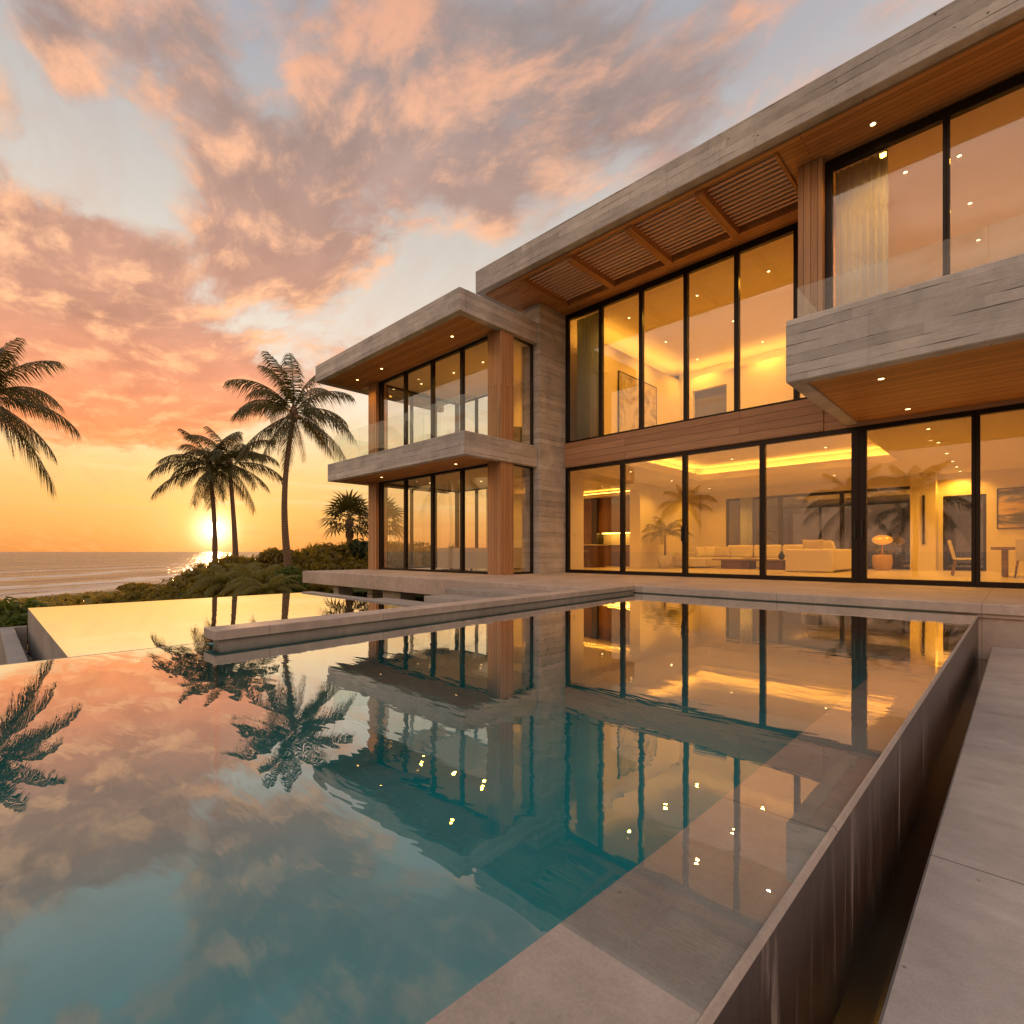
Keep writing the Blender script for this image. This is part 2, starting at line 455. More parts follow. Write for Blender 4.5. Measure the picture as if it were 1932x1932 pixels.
def water(name, tint, amount, ripple, base_f=.0):
    t, m = material(name)
    o = t.n('ShaderNodeTexCoord').outputs['Object']
    warp = t.noise(o, .8, 2.0, color=True)
    ov = t.v('ADD', o, t.vscale(warp, .5))
    n1 = t.noise(t.mapping(ov, rot=(0, 0, R(40)), scale=(2.2, 5.0, 1)), 1.0, 2.0, .45)
    n2 = t.noise(t.mapping(ov, rot=(0, 0, R(44.4)), scale=(3.5, 16.0, 1)), 1.0, 2.0, .5)
    calm = t.noise(o, .45, 2.0)
    h = t.m('ADD', n1, t.m('MULTIPLY', n2, .35))
    h = t.m('MULTIPLY', h, t.sstep(calm, .25, .75))
    nb = bump(t, h, ripple, .02)
    f = t.m('MULTIPLY_ADD', t.schlick(.0, nb, 4.0), amount, base_f, clamp=True)
    g = t.n('ShaderNodeBsdfGlossy'); t.set(g, Color=(1, 1, 1), Roughness=0.0, Normal=nb)
    tr = t.n('ShaderNodeBsdfTransparent', (*tint, 1))
    mx = t.n('ShaderNodeMixShader', f, tr.outputs[0], g.outputs[0])
    finish(t, mx)
    return m
M_water = water('pool water', (.93, .97, .96), 1.50, .10, .11)
M_water2 = water('lower pool water', (.9, .95, .92), 1.7, .06, .15)

def sea_mat():
    t, m = material('sea water')
    o = t.n('ShaderNodeTexCoord').outputs['Object']
    x, y, z = t.sep(o)
    s = t.m('MULTIPLY', t.m('ADD', t.m('ADD', x, 63.0), y), .7071)       # distance inland of the waterline
    d = t.m('MULTIPLY', t.m('SUBTRACT', x, y), .7071)
    q = t.comb(s, d, 0.0)
    w1 = t.noise(t.mapping(q, scale=(.10, .022, 1)), 1.0, 4.0, .55)
    w2 = t.noise(t.mapping(q, scale=(.55, .16, 1)), 1.0, 5.0, .6)
    w3 = t.noise(t.mapping(q, scale=(.012, .004, 1)), 1.0, 3.0, .55)
    h = t.m('ADD', t.m('MULTIPLY', w1, 3.0), t.m('MULTIPLY', w2, .9))
    h = t.m('ADD', h, t.m('MULTIPLY', w3, 8.0))
    nb = bump(t, h, .85, 2.2)
    # lines of breaking surf
    wig = t.m('MULTIPLY', t.m('SUBTRACT', t.noise(t.comb(t.m('MULTIPLY', d, .02), t.m('MULTIPLY', s, .01), 0.0), 1.0, 4.0), .5), 34.0)
    ph = t.m('SINE', t.m('MULTIPLY', t.m('ADD', s, wig), .30))
    near = t.sstep(s, -110.0, -10.0)
    lines = t.sstep(t.m('ADD', ph, t.m('MULTIPLY', t.m('SUBTRACT', w2, .5), 3.0)), .35, .95)
    foam = t.m('MULTIPLY', lines, near)
    foam = t.m('MAXIMUM', foam, t.m('MULTIPLY', t.sstep(s, -14, -3), t.sstep(w2, .35, .62)))
    base = principled(t, (.13, .095, .085), .22, 0, .5, nb)
    fm = principled(t, (.72, .66, .60), .8, 0, .2)
    mx = t.n('ShaderNodeMixShader', t.m('MULTIPLY', foam, .8), base.outputs[0], fm.outputs[0])
    finish(t, mx)
    return m
M_sea = sea_mat()

def ground_mat():
    t, m = material('coastal ground')
    o = t.n('ShaderNodeTexCoord').outputs['Object']
    x, y, z = t.sep(o)
    n = t.noise(o, .35, 6.0, .62)
    n2 = t.noise(o, 4.0, 6.0, .65)
    s = t.m('MULTIPLY', t.m('ADD', t.m('ADD', x, 63.0), y), .7071)
    grass = t.mix(n2, (.035, .05, .012), (.12, .13, .035))
    sand = t.mix(n2, (.30, .22, .14), (.45, .34, .23))
    f = t.sstep(t.m('ADD', s, t.m('MULTIPLY', t.m('SUBTRACT', n, .5), 16.0)), 4.0, 10.0)
    c = t.mix(f, sand, grass)
    finish(t, principled(t, c, .95, 0, .1, bump(t, n2, .8, .1)))
    return m
M_ground = ground_mat()

def leaf_mat(name, c1, c2, scale=1.2, trans=.45):
    t, m = material(name)
    o = t.n('ShaderNodeTexCoord').outputs['Object']
    n = t.noise(o, scale, 4.0, .65)
    n2 = t.noise(o, 14.0, 2.0, .6)
    c = t.mix(t.m('ADD', t.m('MULTIPLY', n, .6), t.m('MULTIPLY', n2, .4)), c1, c2)
    b = principled(t, c, .5, 0, .35)
    tr = t.n('ShaderNodeBsdfTranslucent', t.mix(1.0, c, (1.5, 1.35, .6), 'MULTIPLY'))
    mx = t.n('ShaderNodeMixShader', trans, b.outputs[0], tr.outputs[0])
    finish(t, mx)
    return m
M_frond = leaf_mat('palm frond', (.028, .036, .008), (.15, .125, .034), 2.0, .26)
M_feather = leaf_mat('feather palm leaf', (.10, .115, .025), (.34, .30, .09), 2.0, .45)
M_dead = leaf_mat('dry frond', (.16, .085, .035), (.34, .20, .09), 2.0, .3)
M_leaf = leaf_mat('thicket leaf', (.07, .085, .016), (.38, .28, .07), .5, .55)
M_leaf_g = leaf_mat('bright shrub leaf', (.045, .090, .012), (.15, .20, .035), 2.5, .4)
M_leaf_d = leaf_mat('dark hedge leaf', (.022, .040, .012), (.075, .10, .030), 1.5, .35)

def trunk_mat():
    t, m = material('palm trunk')
    o = t.n('ShaderNodeTexCoord').outputs['Object']
    x, y, z = t.sep(o)
    ring = t.m('SINE', t.m('MULTIPLY', t.m('ADD', z, t.m('MULTIPLY', t.noise(o, 3.0, 2.0), .08)), 62.0))
    n = t.noise(t.mapping(o, scale=(8, 8, 1.5)), 1.0, 5.0, .65)
    c = t.mix(n, (.13, .085, .055), (.30, .21, .14))
    c = t.mix(t.m('MULTIPLY', t.sstep(ring, .4, 1.0), .45), c, (.06, .038, .024))
    finish(t, principled(t, c, .9, 0, .2, bump(t, ring, .4, .02)))
    return m
M_trunk = trunk_mat()

# ------------------------------------------------------------------ object helpers
def mesh_obj(name, me, mats, parent=None):
    o = bpy.data.objects.new(name, me)
    COL.objects.link(o)
    for mm in (mats if isinstance(mats, (list, tuple)) else [mats]):
        me.materials.append(mm)
    if parent is not None:
        o.parent = parent
        pw = Vector((0, 0, 0)); q = parent
        while q is not None:
            pw += q.location; q = q.parent
        o.matrix_parent_inverse = Matrix.Identity(4)
        o['_w'] = 0
    return o

def wloc(p):
    v = Vector((0, 0, 0))
    while p is not None:
        v += p.location; p = p.parent
    return v

def part(name, bm, mats, parent=None, smooth=False, world=True):
    """bm given in world coordinates (world=True) or in the parent's coordinates"""
    if parent is not None and world:
        bmesh.ops.translate(bm, verts=bm.verts, vec=-wloc(parent))
    if smooth:
        for f in bm.faces:
            f.smooth = True
    me = bpy.data.meshes.new(name)
    bm.to_mesh(me); bm.free()
    o = bpy.data.objects.new(name, me)
    COL.objects.link(o)
    for mm in (mats if isinstance(mats, (list, tuple)) else [mats]):
        me.materials.append(mm)
    if parent is not None:
        o.parent = parent
    return o

def tag(o, label=None, cat=None, group=None, kind=None):
    if label: o['label'] = label
    if cat: o['category'] = cat
    if group: o['group'] = group
    if kind: o['kind'] = kind
    return o

def thing(name, label, cat, loc=(0, 0, 0), rz=0.0, group=None):
    o = bpy.data.objects.new(name, None)
    o.empty_display_size = .2
    COL.objects.link(o)
    o.location = loc
    o.rotation_euler = (0, 0, rz)
    return tag(o, label, cat, group)

def copy_tree(o, parent=None):
    c = o.copy(); COL.objects.link(c)
    if parent is not None:
        c.parent = parent
    for ch in list(o.children):
        copy_tree(ch, c)
    return c

def box(bm, x0, x1, y0, y1, z0, z1, bev=0.0, seg=1, mat=0):
    r = bmesh.ops.create_cube(bm, size=1.0)
    vs_ = r['verts']
    for v in vs_:
        v.co = Vector((x0 if v.co.x < 0 else x1, y0 if v.co.y < 0 else y1, z0 if v.co.z < 0 else z1))
    faces = set(f for v in vs_ for f in v.link_faces)
    for f in faces:
        f.material_index = mat
    if bev > 0:
        es = list(set(e for v in vs_ for e in v.link_edges))
        bmesh.ops.bevel(bm, geom=es, offset=bev, segments=seg, profile=.5, affect='EDGES')
    return vs_

def B(*a, **k):
    bm = bmesh.new()
    if a and isinstance(a[0], (tuple, list)):
        for q in a:
            box(bm, *q, **k)
    else:
        box(bm, *a, **k)
    return bm

def prism(bm, pts, z0, z1, bev=0.0):
    """z0/z1 scalars or per-point lists"""
    n = len(pts)
    za = z0 if hasattr(z0, '__len__') else [z0] * n
    zb = z1 if hasattr(z1, '__len__') else [z1] * n
    lo = [bm.verts.new((p[0], p[1], za[i])) for i, p in enumerate(pts)]
    hi = [bm.verts.new((p[0], p[1], zb[i])) for i, p in enumerate(pts)]
    fs = [bm.faces.new(hi), bm.faces.new(lo[::-1])]
    for i in range(n):
        j = (i + 1) % n
        fs.append(bm.faces.new((lo[i], lo[j], hi[j], hi[i])))
    bmesh.ops.recalc_face_normals(bm, faces=fs)
    if bev:
        es = list(set(e for f in fs for e in f.edges))
        bmesh.ops.bevel(bm, geom=es, offset=bev, segments=1, profile=.5, affect='EDGES')

def tube(bm, pts, radii, seg=10, cap=True):
    rings = []
    n = len(pts)
    for i, p in enumerate(pts):
        p = Vector(p)
        d = (Vector(pts[min(i + 1, n - 1)]) - Vector(pts[max(i - 1, 0)])).normalized()
        a = d.orthogonal().normalized() if abs(d.z) < .9 else Vector((1, 0, 0)) - d * d.x
        a.normalize()
        b = d.cross(a)
        r = radii[i] if hasattr(radii, '__len__') else radii
        rings.append([bm.verts.new(p + (a * math.cos(2 * math.pi * k / seg) + b * math.sin(2 * math.pi * k / seg)) * r) for k in range(seg)])
    for i in range(n - 1):
        for k in range(seg):
            f = bm.faces.new((rings[i][k], rings[i][(k + 1) % seg], rings[i + 1][(k + 1) % seg], rings[i + 1][k]))
            f.smooth = True
    if cap:
        bm.faces.new(rings[0][::-1]); bm.faces.new(rings[-1])

def lathe(bm, prof, seg=28, c=(0, 0)):
    rings = [[bm.verts.new((c[0] + r * math.cos(2 * math.pi * k / seg), c[1] + r * math.sin(2 * math.pi * k / seg), z)) for k in range(seg)] for r, z in prof]
    for i in range(len(prof) - 1):
        for k in range(seg):
            f = bm.faces.new((rings[i][k], rings[i][(k + 1) % seg], rings[i + 1][(k + 1) % seg], rings[i + 1][k]))
            f.smooth = True
    bm.faces.new(rings[0][::-1]); bm.faces.new(rings[-1])

def pydata(name, V, F, mats, parent=None, smooth=False):
    me = bpy.data.meshes.new(name)
    me.from_pydata([tuple(v) for v in V], [], F)
    me.update()
    o = bpy.data.objects.new(name, me)
    COL.objects.link(o)
    me.materials.append(mats)
    if smooth:
        me.polygons.foreach_set('use_smooth', [True] * len(me.polygons))
    if parent is not None:
        o.parent = parent
    return o

# ------------------------------------------------------------------ terrain, sea
def coast(x, y):
    return (x + 63 + y) * .7071
BUMPS = [(-25, 14, 5.0, 1.15), (-29.5, 11.0, 4.0, .75), (-33, 20, 7, 1.0), (-20, 17, 4, .7), (-32, 7.5, 3.0, .45)]
def height(x, y):
    s = coast(x, y)
    z = -3.62 + .064 * s
    z = min(z, -1.15 + .25 * max(0, 1 - math.exp(-(max(0, s - 40)) / 30)))
    if s < 0: z = -3.62 + .05 * s
    for bx, by, br, bh in BUMPS:
        z += bh * math.exp(-((x - bx) ** 2 + (y - by) ** 2) / (br * br))
    return z
def build_ground():
    xs = np.concatenate([np.linspace(-260, -70, 20), np.linspace(-66, 12, 90), np.linspace(20, 160, 12)])
    ys = np.concatenate([np.linspace(-160, -40, 14), np.linspace(-36, 50, 90), np.linspace(60, 340, 24)])
    V = []; F = []
    rng = random.Random(4)
    for j, y in enumerate(ys):
        for i, x in enumerate(xs):
            h = height(x, y)
            inside = (-17 < x < 9 and -5 < y < 26)
            V.append((x, y, (-2.6 if (-13 < x < 3 and -7 < y < 11) else min(h, -1.15)) if inside else h + rng.uniform(-.05, .05)))
    nx = len(xs)
    for j in range(len(ys) - 1):
        for i in range(nx - 1):
            F.append((j * nx + i, j * nx + i + 1, (j + 1) * nx + i + 1, (j + 1) * nx + i))
    o = pydata('ground', V, F, M_ground, smooth=True)
    tag(o, kind='structure')
    # the sea reaches the horizon
    bm = bmesh.new()
    prism(bm, [(-40000, -40000), (60, -40000), (60, 40000), (-40000, 40000)], -9.0, -3.6)
    tag(part('sea', bm, M_sea), kind='structure')
    # far headland along the coast
    V = []; F = []
    rng = random.Random(11)
    n = 60; m = 7
    for i in range(n):
        u = i / (n - 1)
        cx = -175 + 190 * u; cyy = 150 + 60 * u
        hh = 5.5 * math.sin(math.pi * min(1, u * 1.6 + .02) * .5) + 2.2 * math.sin(u * 23) * .4 + rng.uniform(0, 1.1)
        for k in range(m):
            w = k / (m - 1)
            V.append((cx - 14 + 45 * w, cyy + 70 * w - 20, -3.8 + (hh + 3) * math.sin(math.pi * min(w * 1.6, 1) * .5) + (rng.uniform(-.5, .5) if k else 0)))
    for i in range(n - 1):
        for k in range(m - 1):
            F.append((i * m + k, (i + 1) * m + k, (i + 1) * m + k + 1, i * m + k + 1))
    tag(pydata('hills', V, F, M_leaf_d, smooth=True), kind='structure')
build_ground()

# ------------------------------------------------------------------ terrace, steps, walkway
WZ = -0.14          # pool water level
bm = bmesh.new()
prism(bm, [(-17.42, 7.62), (-5.62, 7.62), (-5.62, 14.0), (-17.42, 14.0)], -.40, 0.0, .012)
prism(bm, [(-5.615, 8.77), (7, 8.77), (7, 12.9), (-5.615, 12.9)], -.13, 0.0, .010)
box(bm, -5.3, 7, 8.86, 9.2, -1.7, -.132)
box(bm, -5.3, 7, 8.815, 8.858, -.175, -.132)
tag(part('terrace', bm, [M_terrace]), kind='structure')
for i, (x, w) in enumerate([(-15.95, .32), (-14.2, .3), (-13.0, .9), (-11.3, .4)]):
    o = part('terrace_pier', B(x, x + w, 8.0 + .2 * (i % 2), 8.5 + .2 * (i % 2), -1.5, -.402, bev=.01), M_board)
    tag(o, ['slim concrete pier under the far left end of the terrace', 'second concrete pier under the terrace, counted from its far left end',
            'broad concrete pier in shadow under the middle of the terrace', 'concrete pier under the terrace nearest the steps'][i], 'pier', 'piers carrying the terrace')
bm = bmesh.new()
box(bm, -8.45, -5.63, 6.65, 7.615, -.75, -.10, bev=.008)
box(bm, -8.2, -5.55, 5.95, 6.645, -.75, -.20, bev=.008)
box(bm, -9.5, -5.5, 5.10, 5.945, -.75, -.31, bev=.008)
tag(part('steps', bm, M_cast), kind='structure')
tag(part('walkway', B(-.25, 4.0, -4, 8.6, -.72, -.5, bev=.008), M_walk), kind='structure')
tag(part('channel_bed', B(-.384, -.252, -4, 8.6, -.80, -.665), M_channel), kind='structure')

# ------------------------------------------------------------------ main pool
pool = thing('infinity_pool', 'large teal infinity pool with mirror water and a stone rim in the foreground', 'swimming pool', (-2.6, 3, -1.7))
XR, XS, XL = -.385, -.70, -4.95
def cop_x(y):       # right edge of the coping wall, slightly skew
    return -4.70 + (-5.29 + 4.70) * (y - 1.35) / (8.77 - 1.35)
bm = bmesh.new()
prism(bm, [(XL - .02, -4), (XS + .02, -4), (XS + .02, 8.86), (-5.4, 8.86), (-4.9, 1.4), (XL - .02, 1.36)], -1.72, -1.60)
# side walls of the basin, teal plaster
prism(bm, [(XL - .0, -4), (XL, 1.36), (XL + .06, 1.44), (XL - .12, 1.44), (XL - .12, -4)], -1.6, WZ - .006)
prism(bm, [(cop_x(1.40) - .05, 1.40), (cop_x(8.81) - .05, 8.81), (cop_x(8.81) - .17, 8.81), (cop_x(1.40) - .17, 1.40)], -1.6, WZ - .004)
part('basin', bm, M_pool, pool)
bm = bmesh.new()
for i, (y0, zt) in enumerate([(8.45, -.42), (8.05, -.72), (7.65, -1.02)]):
    prism(bm, [(cop_x(y0) - .04, y0), (XS - .002, y0), (XS - .002, 8.858 if i == 0 else [8.449, 8.049][i - 1]), (cop_x(8.8) - .04, 8.858 if i == 0 else [8.449, 8.049][i - 1])], -1.6, zt)
part('submerged_step', bm, M_pool, pool)
# stone rim: just under water, lifting out of it towards the near end
bm = bmesh.new()
ys = [-4, -.5, .3, .86, 1.27, 1.9, 3.81, 6.35, 8.858]
zs = [-.095, -.095, -.118, WZ, -.155, -.160, -.160, -.160, -.160]
V1 = []
for y, z in zip(ys, zs):
    V1.append([bm.verts.new((XS, y, -1.6)), bm.verts.new((XS, y, z)), bm.verts.new((XR - .004, y, z)), bm.verts.new((XR - .004, y, -1.6))])
for a, b in zip(V1[:-1], V1[1:]):
    for k in range(3):
        bm.faces.new((a[k], a[k + 1], b[k + 1], b[k]))
bm.faces.new(V1[0]); bm.faces.new(V1[-1][::-1])
bmesh.ops.recalc_face_normals(bm, faces=bm.faces)
part('rim', bm, M_rim, pool)
bm = bmesh.new()
ys2 = [-4, -.5, .3, .86, 8.62]
zs2 = [-.093, -.093, -.116, WZ + .001, WZ + .001]
V2 = []
for y, z in zip(ys2, zs2):
    V2.append([bm.verts.new((XR - .003, y, -.85)), bm.verts.new((XR - .003, y, z)), bm.verts.new((XR + .004, y, z + .001)), bm.verts.new((XR + .012, y, z - .012)), bm.verts.new((XR + .012, y, -.85))])
for a, b in zip(V2[:-1], V2[1:]):
    for k in range(4):
        bm.faces.new((a[k], a[k + 1], b[k + 1], b[k])).material_index = 1 if k in (1, 2) else 0  # paler lip draws the highlight line along the top edge
bmesh.ops.recalc_face_normals(bm, faces=bm.faces)
part('spillway_wall', bm, [M_wet, M_rim], pool)
bm = bmesh.new()
cl, cr = 1.33, 8.772
prism(bm, [(cop_x(cl) - .30, cl), (cop_x(cl), cl), (cop_x(cr), cr), (cop_x(cr) - .32, cr)], -.080, 0.002, .006)
part('coping', bm, M_terrace, pool)
bm = bmesh.new()
prism(bm, [(cop_x(cl) - .25, cl + .06), (cop_x(cl) - .045, cl + .06), (cop_x(cr) - .045, 8.81), (cop_x(cr) - .28, 8.81)], WZ - .002, -.081)
prism(bm, [(cop_x(cl) - .25, cl + .06), (cop_x(cl) - .19, cl + .06), (cop_x(cr) - .19, 8.81), (cop_x(cr) - .28, 8.81)], -1.4, WZ - .003)
part('coping_base', bm, M_cast, pool)
bm = bmesh.new()
box(bm, XL - .20, XL - .122, -4, 1.36, -1.3, WZ - .008)
part('overflow_lip', bm, M_cast, pool)
bm = bmesh.new()
vv = [bm.verts.new(p) for p in [(XL - .12, -4, WZ), (XR, -4, WZ), (XR, 8.86, WZ), (cop_x(8.86) - .1, 8.86, WZ), (cop_x(1.36) - .1, 1.36, WZ), (XL - .12, 1.36, WZ)]]
bm.faces.new(vv)
tag(part('pool_water', bm, M_water), kind='structure')

# ------------------------------------------------------------------ lower pool
WZ2 = -.22
pool2 = thing('infinity_pool', 'lower infinity pool mirroring the golden sunset behind the long coping wall', 'swimming pool', (-8, 2.6, -1.3))
bm = bmesh.new()
x0, x1, y0, y1 = -10.95, -5.16, .50, 4.75
box(bm, x0 + .002, x1 - .002, y0 + .12, y1, -1.05, -.95)
part('basin', bm, M_pool, pool2)
bm = bmesh.new()
box(bm, x0, x1, y0, y0 + .118, -1.35, WZ2 - .005)
box(bm, x0, x0 + .12, y0 + .12, y1, -1.35, WZ2 - .005)
part('overflow_wall', bm, M_cast, pool2)
part('back_border', B(x0 + .05, -5.45, y1 + .002, y1 + .24, -1.2, WZ2 + .02, bev=.006), M_cast, pool2)
part('side_wall', B(x1, x1 + .04, y0, y1, -1.2, WZ2 + .02), M_cast, pool2)
bm = bmesh.new()
vv = [bm.verts.new(p) for p in [(x0, y0, WZ2), (x1, y0, WZ2), (x1, y1 + .001, WZ2), (x0, y1 + .001, WZ2)]]
bm.faces.new(vv)
tag(part('lower_pool_water', bm, M_water2), kind='structure')
ch = thing('overflow_channel', 'narrow concrete catch channel along the outer wall of the lower pool', 'channel', (-8, .3, -1.2))
bm = bmesh.new()
box(bm, -10.95, -5.16, .19, .345, -1.35, -.50, bev=.006)
box(bm, -11.07, -10.952, .19, .49, -1.35, -.50, bev=.006)
part('kerb', bm, M_cast, ch)
part('channel_floor', B(-10.95, -5.16, .347, .498, -1.3, -.86), M_channel, ch)
# pebbles in the channel
rng = random.Random(3)
bm = bmesh.new()
for i in range(90):
    x = rng.uniform(-10.9, -5.4); y = rng.uniform(.38, .47); r = rng.uniform(.03, .075)
    ret = bmesh.ops.create_icosphere(bm, subdivisions=2, radius=r)
    for v in ret['verts']:
        v.co = Vector((v.co.x * rng.uniform(.95, 1.05) * 1.2 + x, v.co.y * .6 + y, v.co.z * .75 - .82))
for f in bm.faces: f.smooth = True
o = part('pebbles', bm, simple('pebble', (.34, .28, .23), .7, 0, .2, 6, .3, .1))
tag(o, kind='stuff')

# ------------------------------------------------------------------ the house
house = thing('beach_house', 'two storey concrete, cedar and glass house glowing behind the pool', 'house', (-8.0, 12.78, 0.0))
YF = 12.78
FX = 7.0

# --- main roof
bm = bmesh.new()
box(bm, -11.22, FX, 9.95, 10.17, 8.08, 8.72, bev=.012)
box(bm, -11.22, -11.02, 10.172, 24, 8.08, 8.719, bev=.0)
box(bm, -11.018, FX, 10.172, 24, 8.46, 8.70)
roof = part('roof', bm, M_board, house)
SZ = 8.035
bm = bmesh.new()
box(bm, -11.018, -9.76, 10.172, 12.95, SZ, 8.10)
box(bm, -9.758, -3.21, 12.32, 12.95, SZ, 8.10)
box(bm, -9.758, -3.21, 10.172, 10.30, SZ, 8.10)
box(bm, -3.208, FX, 10.172, 13.2, SZ, 8.10)
part('soffit', bm, M_wood_x, house)
perg = part('pergola', B(-9.758, -3.212, 12.26, 12.317, 8.0, 8.20, bev=.004), M_wood_y, house)
part('beam', B(-9.758, -9.64, 10.302, 12.258, 7.985, 8.20, bev=.004), M_wood_y, perg)
part('beam', B(-3.27, -3.212, 10.302, 12.258, 8.0, 8.20, bev=.004), M_wood_y, perg)
XB = [-9.70, -8.07, -6.38, -4.72, -3.15]
for xb in XB[1:4]:
    part('beam', B(xb - .085, xb + .085, 10.302, 12.258, 7.95, 8.26, bev=.004), M_wood_y, perg)
for a, b in zip(XB[:-1], XB[1:]):
    bm = bmesh.new()
    xa, xc = a + .088, (b - .088 if b != -3.15 else -3.272)
    k = 0; y = 10.36
    while y < 12.18:
        # tilted slat
        w, h = .036, .016
        pts = [(y - w, 8.11 - h * .5), (y - w * .6, 8.11 - h), (y + w * .6, 8.11 - h), (y + w, 8.11 - h * .5), (y + w, 8.11 + h), (y - w, 8.11 + h)]
        va = [bm.verts.new((xa, p[0], p[1])) for p in pts]
        vb = [bm.verts.new((xc, p[0], p[1])) for p in pts]
        bm.faces.new(va); bm.faces.new(vb[::-1])
        for q in range(6):
            bm.faces.new((va[q], vb[q], vb[(q + 1) % 6], va[(q + 1) % 6]))
        y += .145
    bmesh.ops.recalc_face_normals(bm, faces=bm.faces)
    part('louvre', bm, M_slat, perg)

# --- pier and left wall of the main volume
part('concrete_pier', B(-10.9, -10.18, 11.56, 12.98, -.01, SZ - .003, bev=.008), M_board, house)
bm = bmesh.new()
box(bm, -10.9, -10.45, 12.982, 14.1, -.02, SZ - .003)
box(bm, -10.9, -10.45, 14.1, 17.7, 3.05, SZ - .003)
box(bm, -10.9, -10.45, 17.7, 23.6, -.02, SZ - .003)
part('side_wall', bm, M_plaster, house)

# --- frames
def frame_bm(axis, a0, a1, z0, z1, n0, n1, fl, fr_, ft, fb):
    bm = bmesh.new()
    def bx(p0, p1, q0, q1):
        if axis == 'x': box(bm, p0, p1, n0, n1, q0, q1, bev=.003)
        else: box(bm, n0, n1, p0, p1, q0, q1, bev=.003)
    bx(a0, a0 + fl, z0, z1); bx(a1 - fr_, a1, z0, z1)
    bx(a0 + fl, a1 - fr_, z1 - ft, z1); bx(a0 + fl, a1 - fr_, z0, z0 + fb)
    return bm
def opening(name, axis, a0, a1, z0, z1, n, depth=.10, fl=.05, fr_=.05, ft=.06, fb=.06, handle=None, side=1):
    w = part(name, frame_bm(axis, a0, a1, z0, z1, n - depth / 2, n + depth / 2, fl, fr_, ft, fb), M_metal, house)
    g = .004
    if axis == 'x': bm = B(a0 + fl - g, a1 - fr_ + g, n - .006, n + .006, z0 + fb - g, z1 - ft + g)
    else: bm = B(n - .006, n + .006, a0 + fl - g, a1 - fr_ + g, z0 + fb - g, z1 - ft + g)
    part('pane', bm, M_glass, w)
    if handle is not None:
        for hx in handle:
            part('handle', B(hx - .022, hx + .022, n - depth / 2 - .045, n - depth / 2 - .002, .92, 1.30, bev=.006), M_black, w)
    return w

# ground floor sliding doors
GX = [-10.178, -8.135, -6.25, -4.325, -2.41, -.59, 1.45, 3.5, 5.6]
HND = {1: [-6.30], 2: [-6.20], 3: [-2.475], 4: [-2.345]}
for i in range(8):
    fl = .11 if i == 0 else (.13 if i == 4 else .06)
    fr_ = .13 if i == 3 else .06
    opening('sliding_door', 'x', GX[i] + (.0 if i == 0 else .001), GX[i + 1] - .001, .0, 3.26, YF + .06, .12, fl, fr_, .10, .10, HND.get(i))
# cedar band between the floors
part('cladding', B(-10.178, -3.05, YF - .05, YF + .30, 3.262, 4.02, bev=.004), M_wood_band, house)
part('cladding', B(-3.049, FX, YF - .02, YF + .30, 3.262, 4.05), M_wood_band, house)
# upper windows
UX = [-10.178, -8.87, -7.53, -6.22, -4.92, -3.60, -3.02]
for i in range(6):
    opening('window', 'x', UX[i] + .001, UX[i + 1] - .001, 4.022, 7.95, YF + .06, .12, .10 if i == 0 else .055, .055, .08, .06)
part('window_head', B(-10.178, -3.0, YF, YF + .14, 7.951, SZ - .002), M_metal, house)

# --- bay on the right, with balcony
part('timber_column', B(-3.06, -2.645, 10.98, 11.45, 4.06, SZ - .002, bev=.006), M_wood_z, house)
part('bay_side_wall', B(-3.0, -2.80, 11.452, 13.9, 4.06, SZ - .002), M_wood_band, house)
BXs = [-2.643, -.88, .95, 2.8, 4.7]
for i in range(4):
    opening('window', 'x', BXs[i] + .001, BXs[i + 1] - .001, 4.06, 7.99, 11.22, .12, .11 if i == 0 else .045, .045, .16, .06)
part('bay_floor', B(-2.998, FX, 10.98, 12.73, 3.95, 4.058), M_wood_x, house)
balc = part('balcony', B((-2.64, FX, 8.85, 9.09, 3.30, 4.28), (-2.64, -2.40, 9.092, 12.72, 3.30, 4.279), (-2.398, FX, 9.092, 10.978, 3.55, 3.94), (-2.398, FX, 10.979, 12.72, 3.55, 3.948), bev=.014), M_board, house)
part('soffit', B(-2.398, FX, 9.092, 12.72, 3.33, 3.548), M_wood_x, balc)
for a, b in [(-2.50, -.30), (-.29, 1.9), (1.91, 4.1)]:
    part('railing_pane', B(a, b, 8.965, 8.98, 4.281, 4.80), M_rail, balc)
part('railing_pane', B(-2.515, -2.50, 8.983, 10.95, 4.281, 4.80), M_rail, balc)

# --- pavilion on the left
bm = bmesh.new()
box(bm, -18.45, -10.25, 8.55, 8.77, 6.84, 7.44, bev=.012)
box(bm, -10.47, -10.25, 8.772, 11.558, 6.84, 7.439)
box(bm, -18.45, -18.23, 8.772, 14.3, 6.84, 7.439)
box(bm, -18.228, -10.472, 8.772, 14.3, 7.12, 7.42)
part('roof', bm, M_board, house)
part('soffit', B(-18.228, -10.472, 8.772, 10.18, 6.875, 6.95), M_wood_x, house)
part('ceiling', B(-16.98, -10.472, 10.182, 13.95, 6.885, 6.95), M_ceil, house)
bal2 = part('balcony', B((-17.8, -10.25, 8.70, 8.92, 3.17, 3.79), (-10.47, -10.25, 8.922, 11.558, 3.17, 3.789), (-17.8, -17.58, 8.922, 14.1, 3.17, 3.789), (-17.578, -10.472, 8.922, 14.1, 3.30, 3.77), bev=.012), M_board, house)
part('soffit', B(-17.578, -10.472, 8.922, 10.18, 3.20, 3.298), M_wood_x, bal2)
part('ceiling', B(-16.98, -10.472, 10.182, 13.95, 3.20, 3.298), M_ceil, house)
for a, b in [(-17.5, -15.75), (-15.74, -13.95), (-13.94, -12.15), (-12.14, -10.335)]:
    part('railing_pane', B(a, b, 8.80, 8.815, 3.791, 4.77), M_rail, bal2)
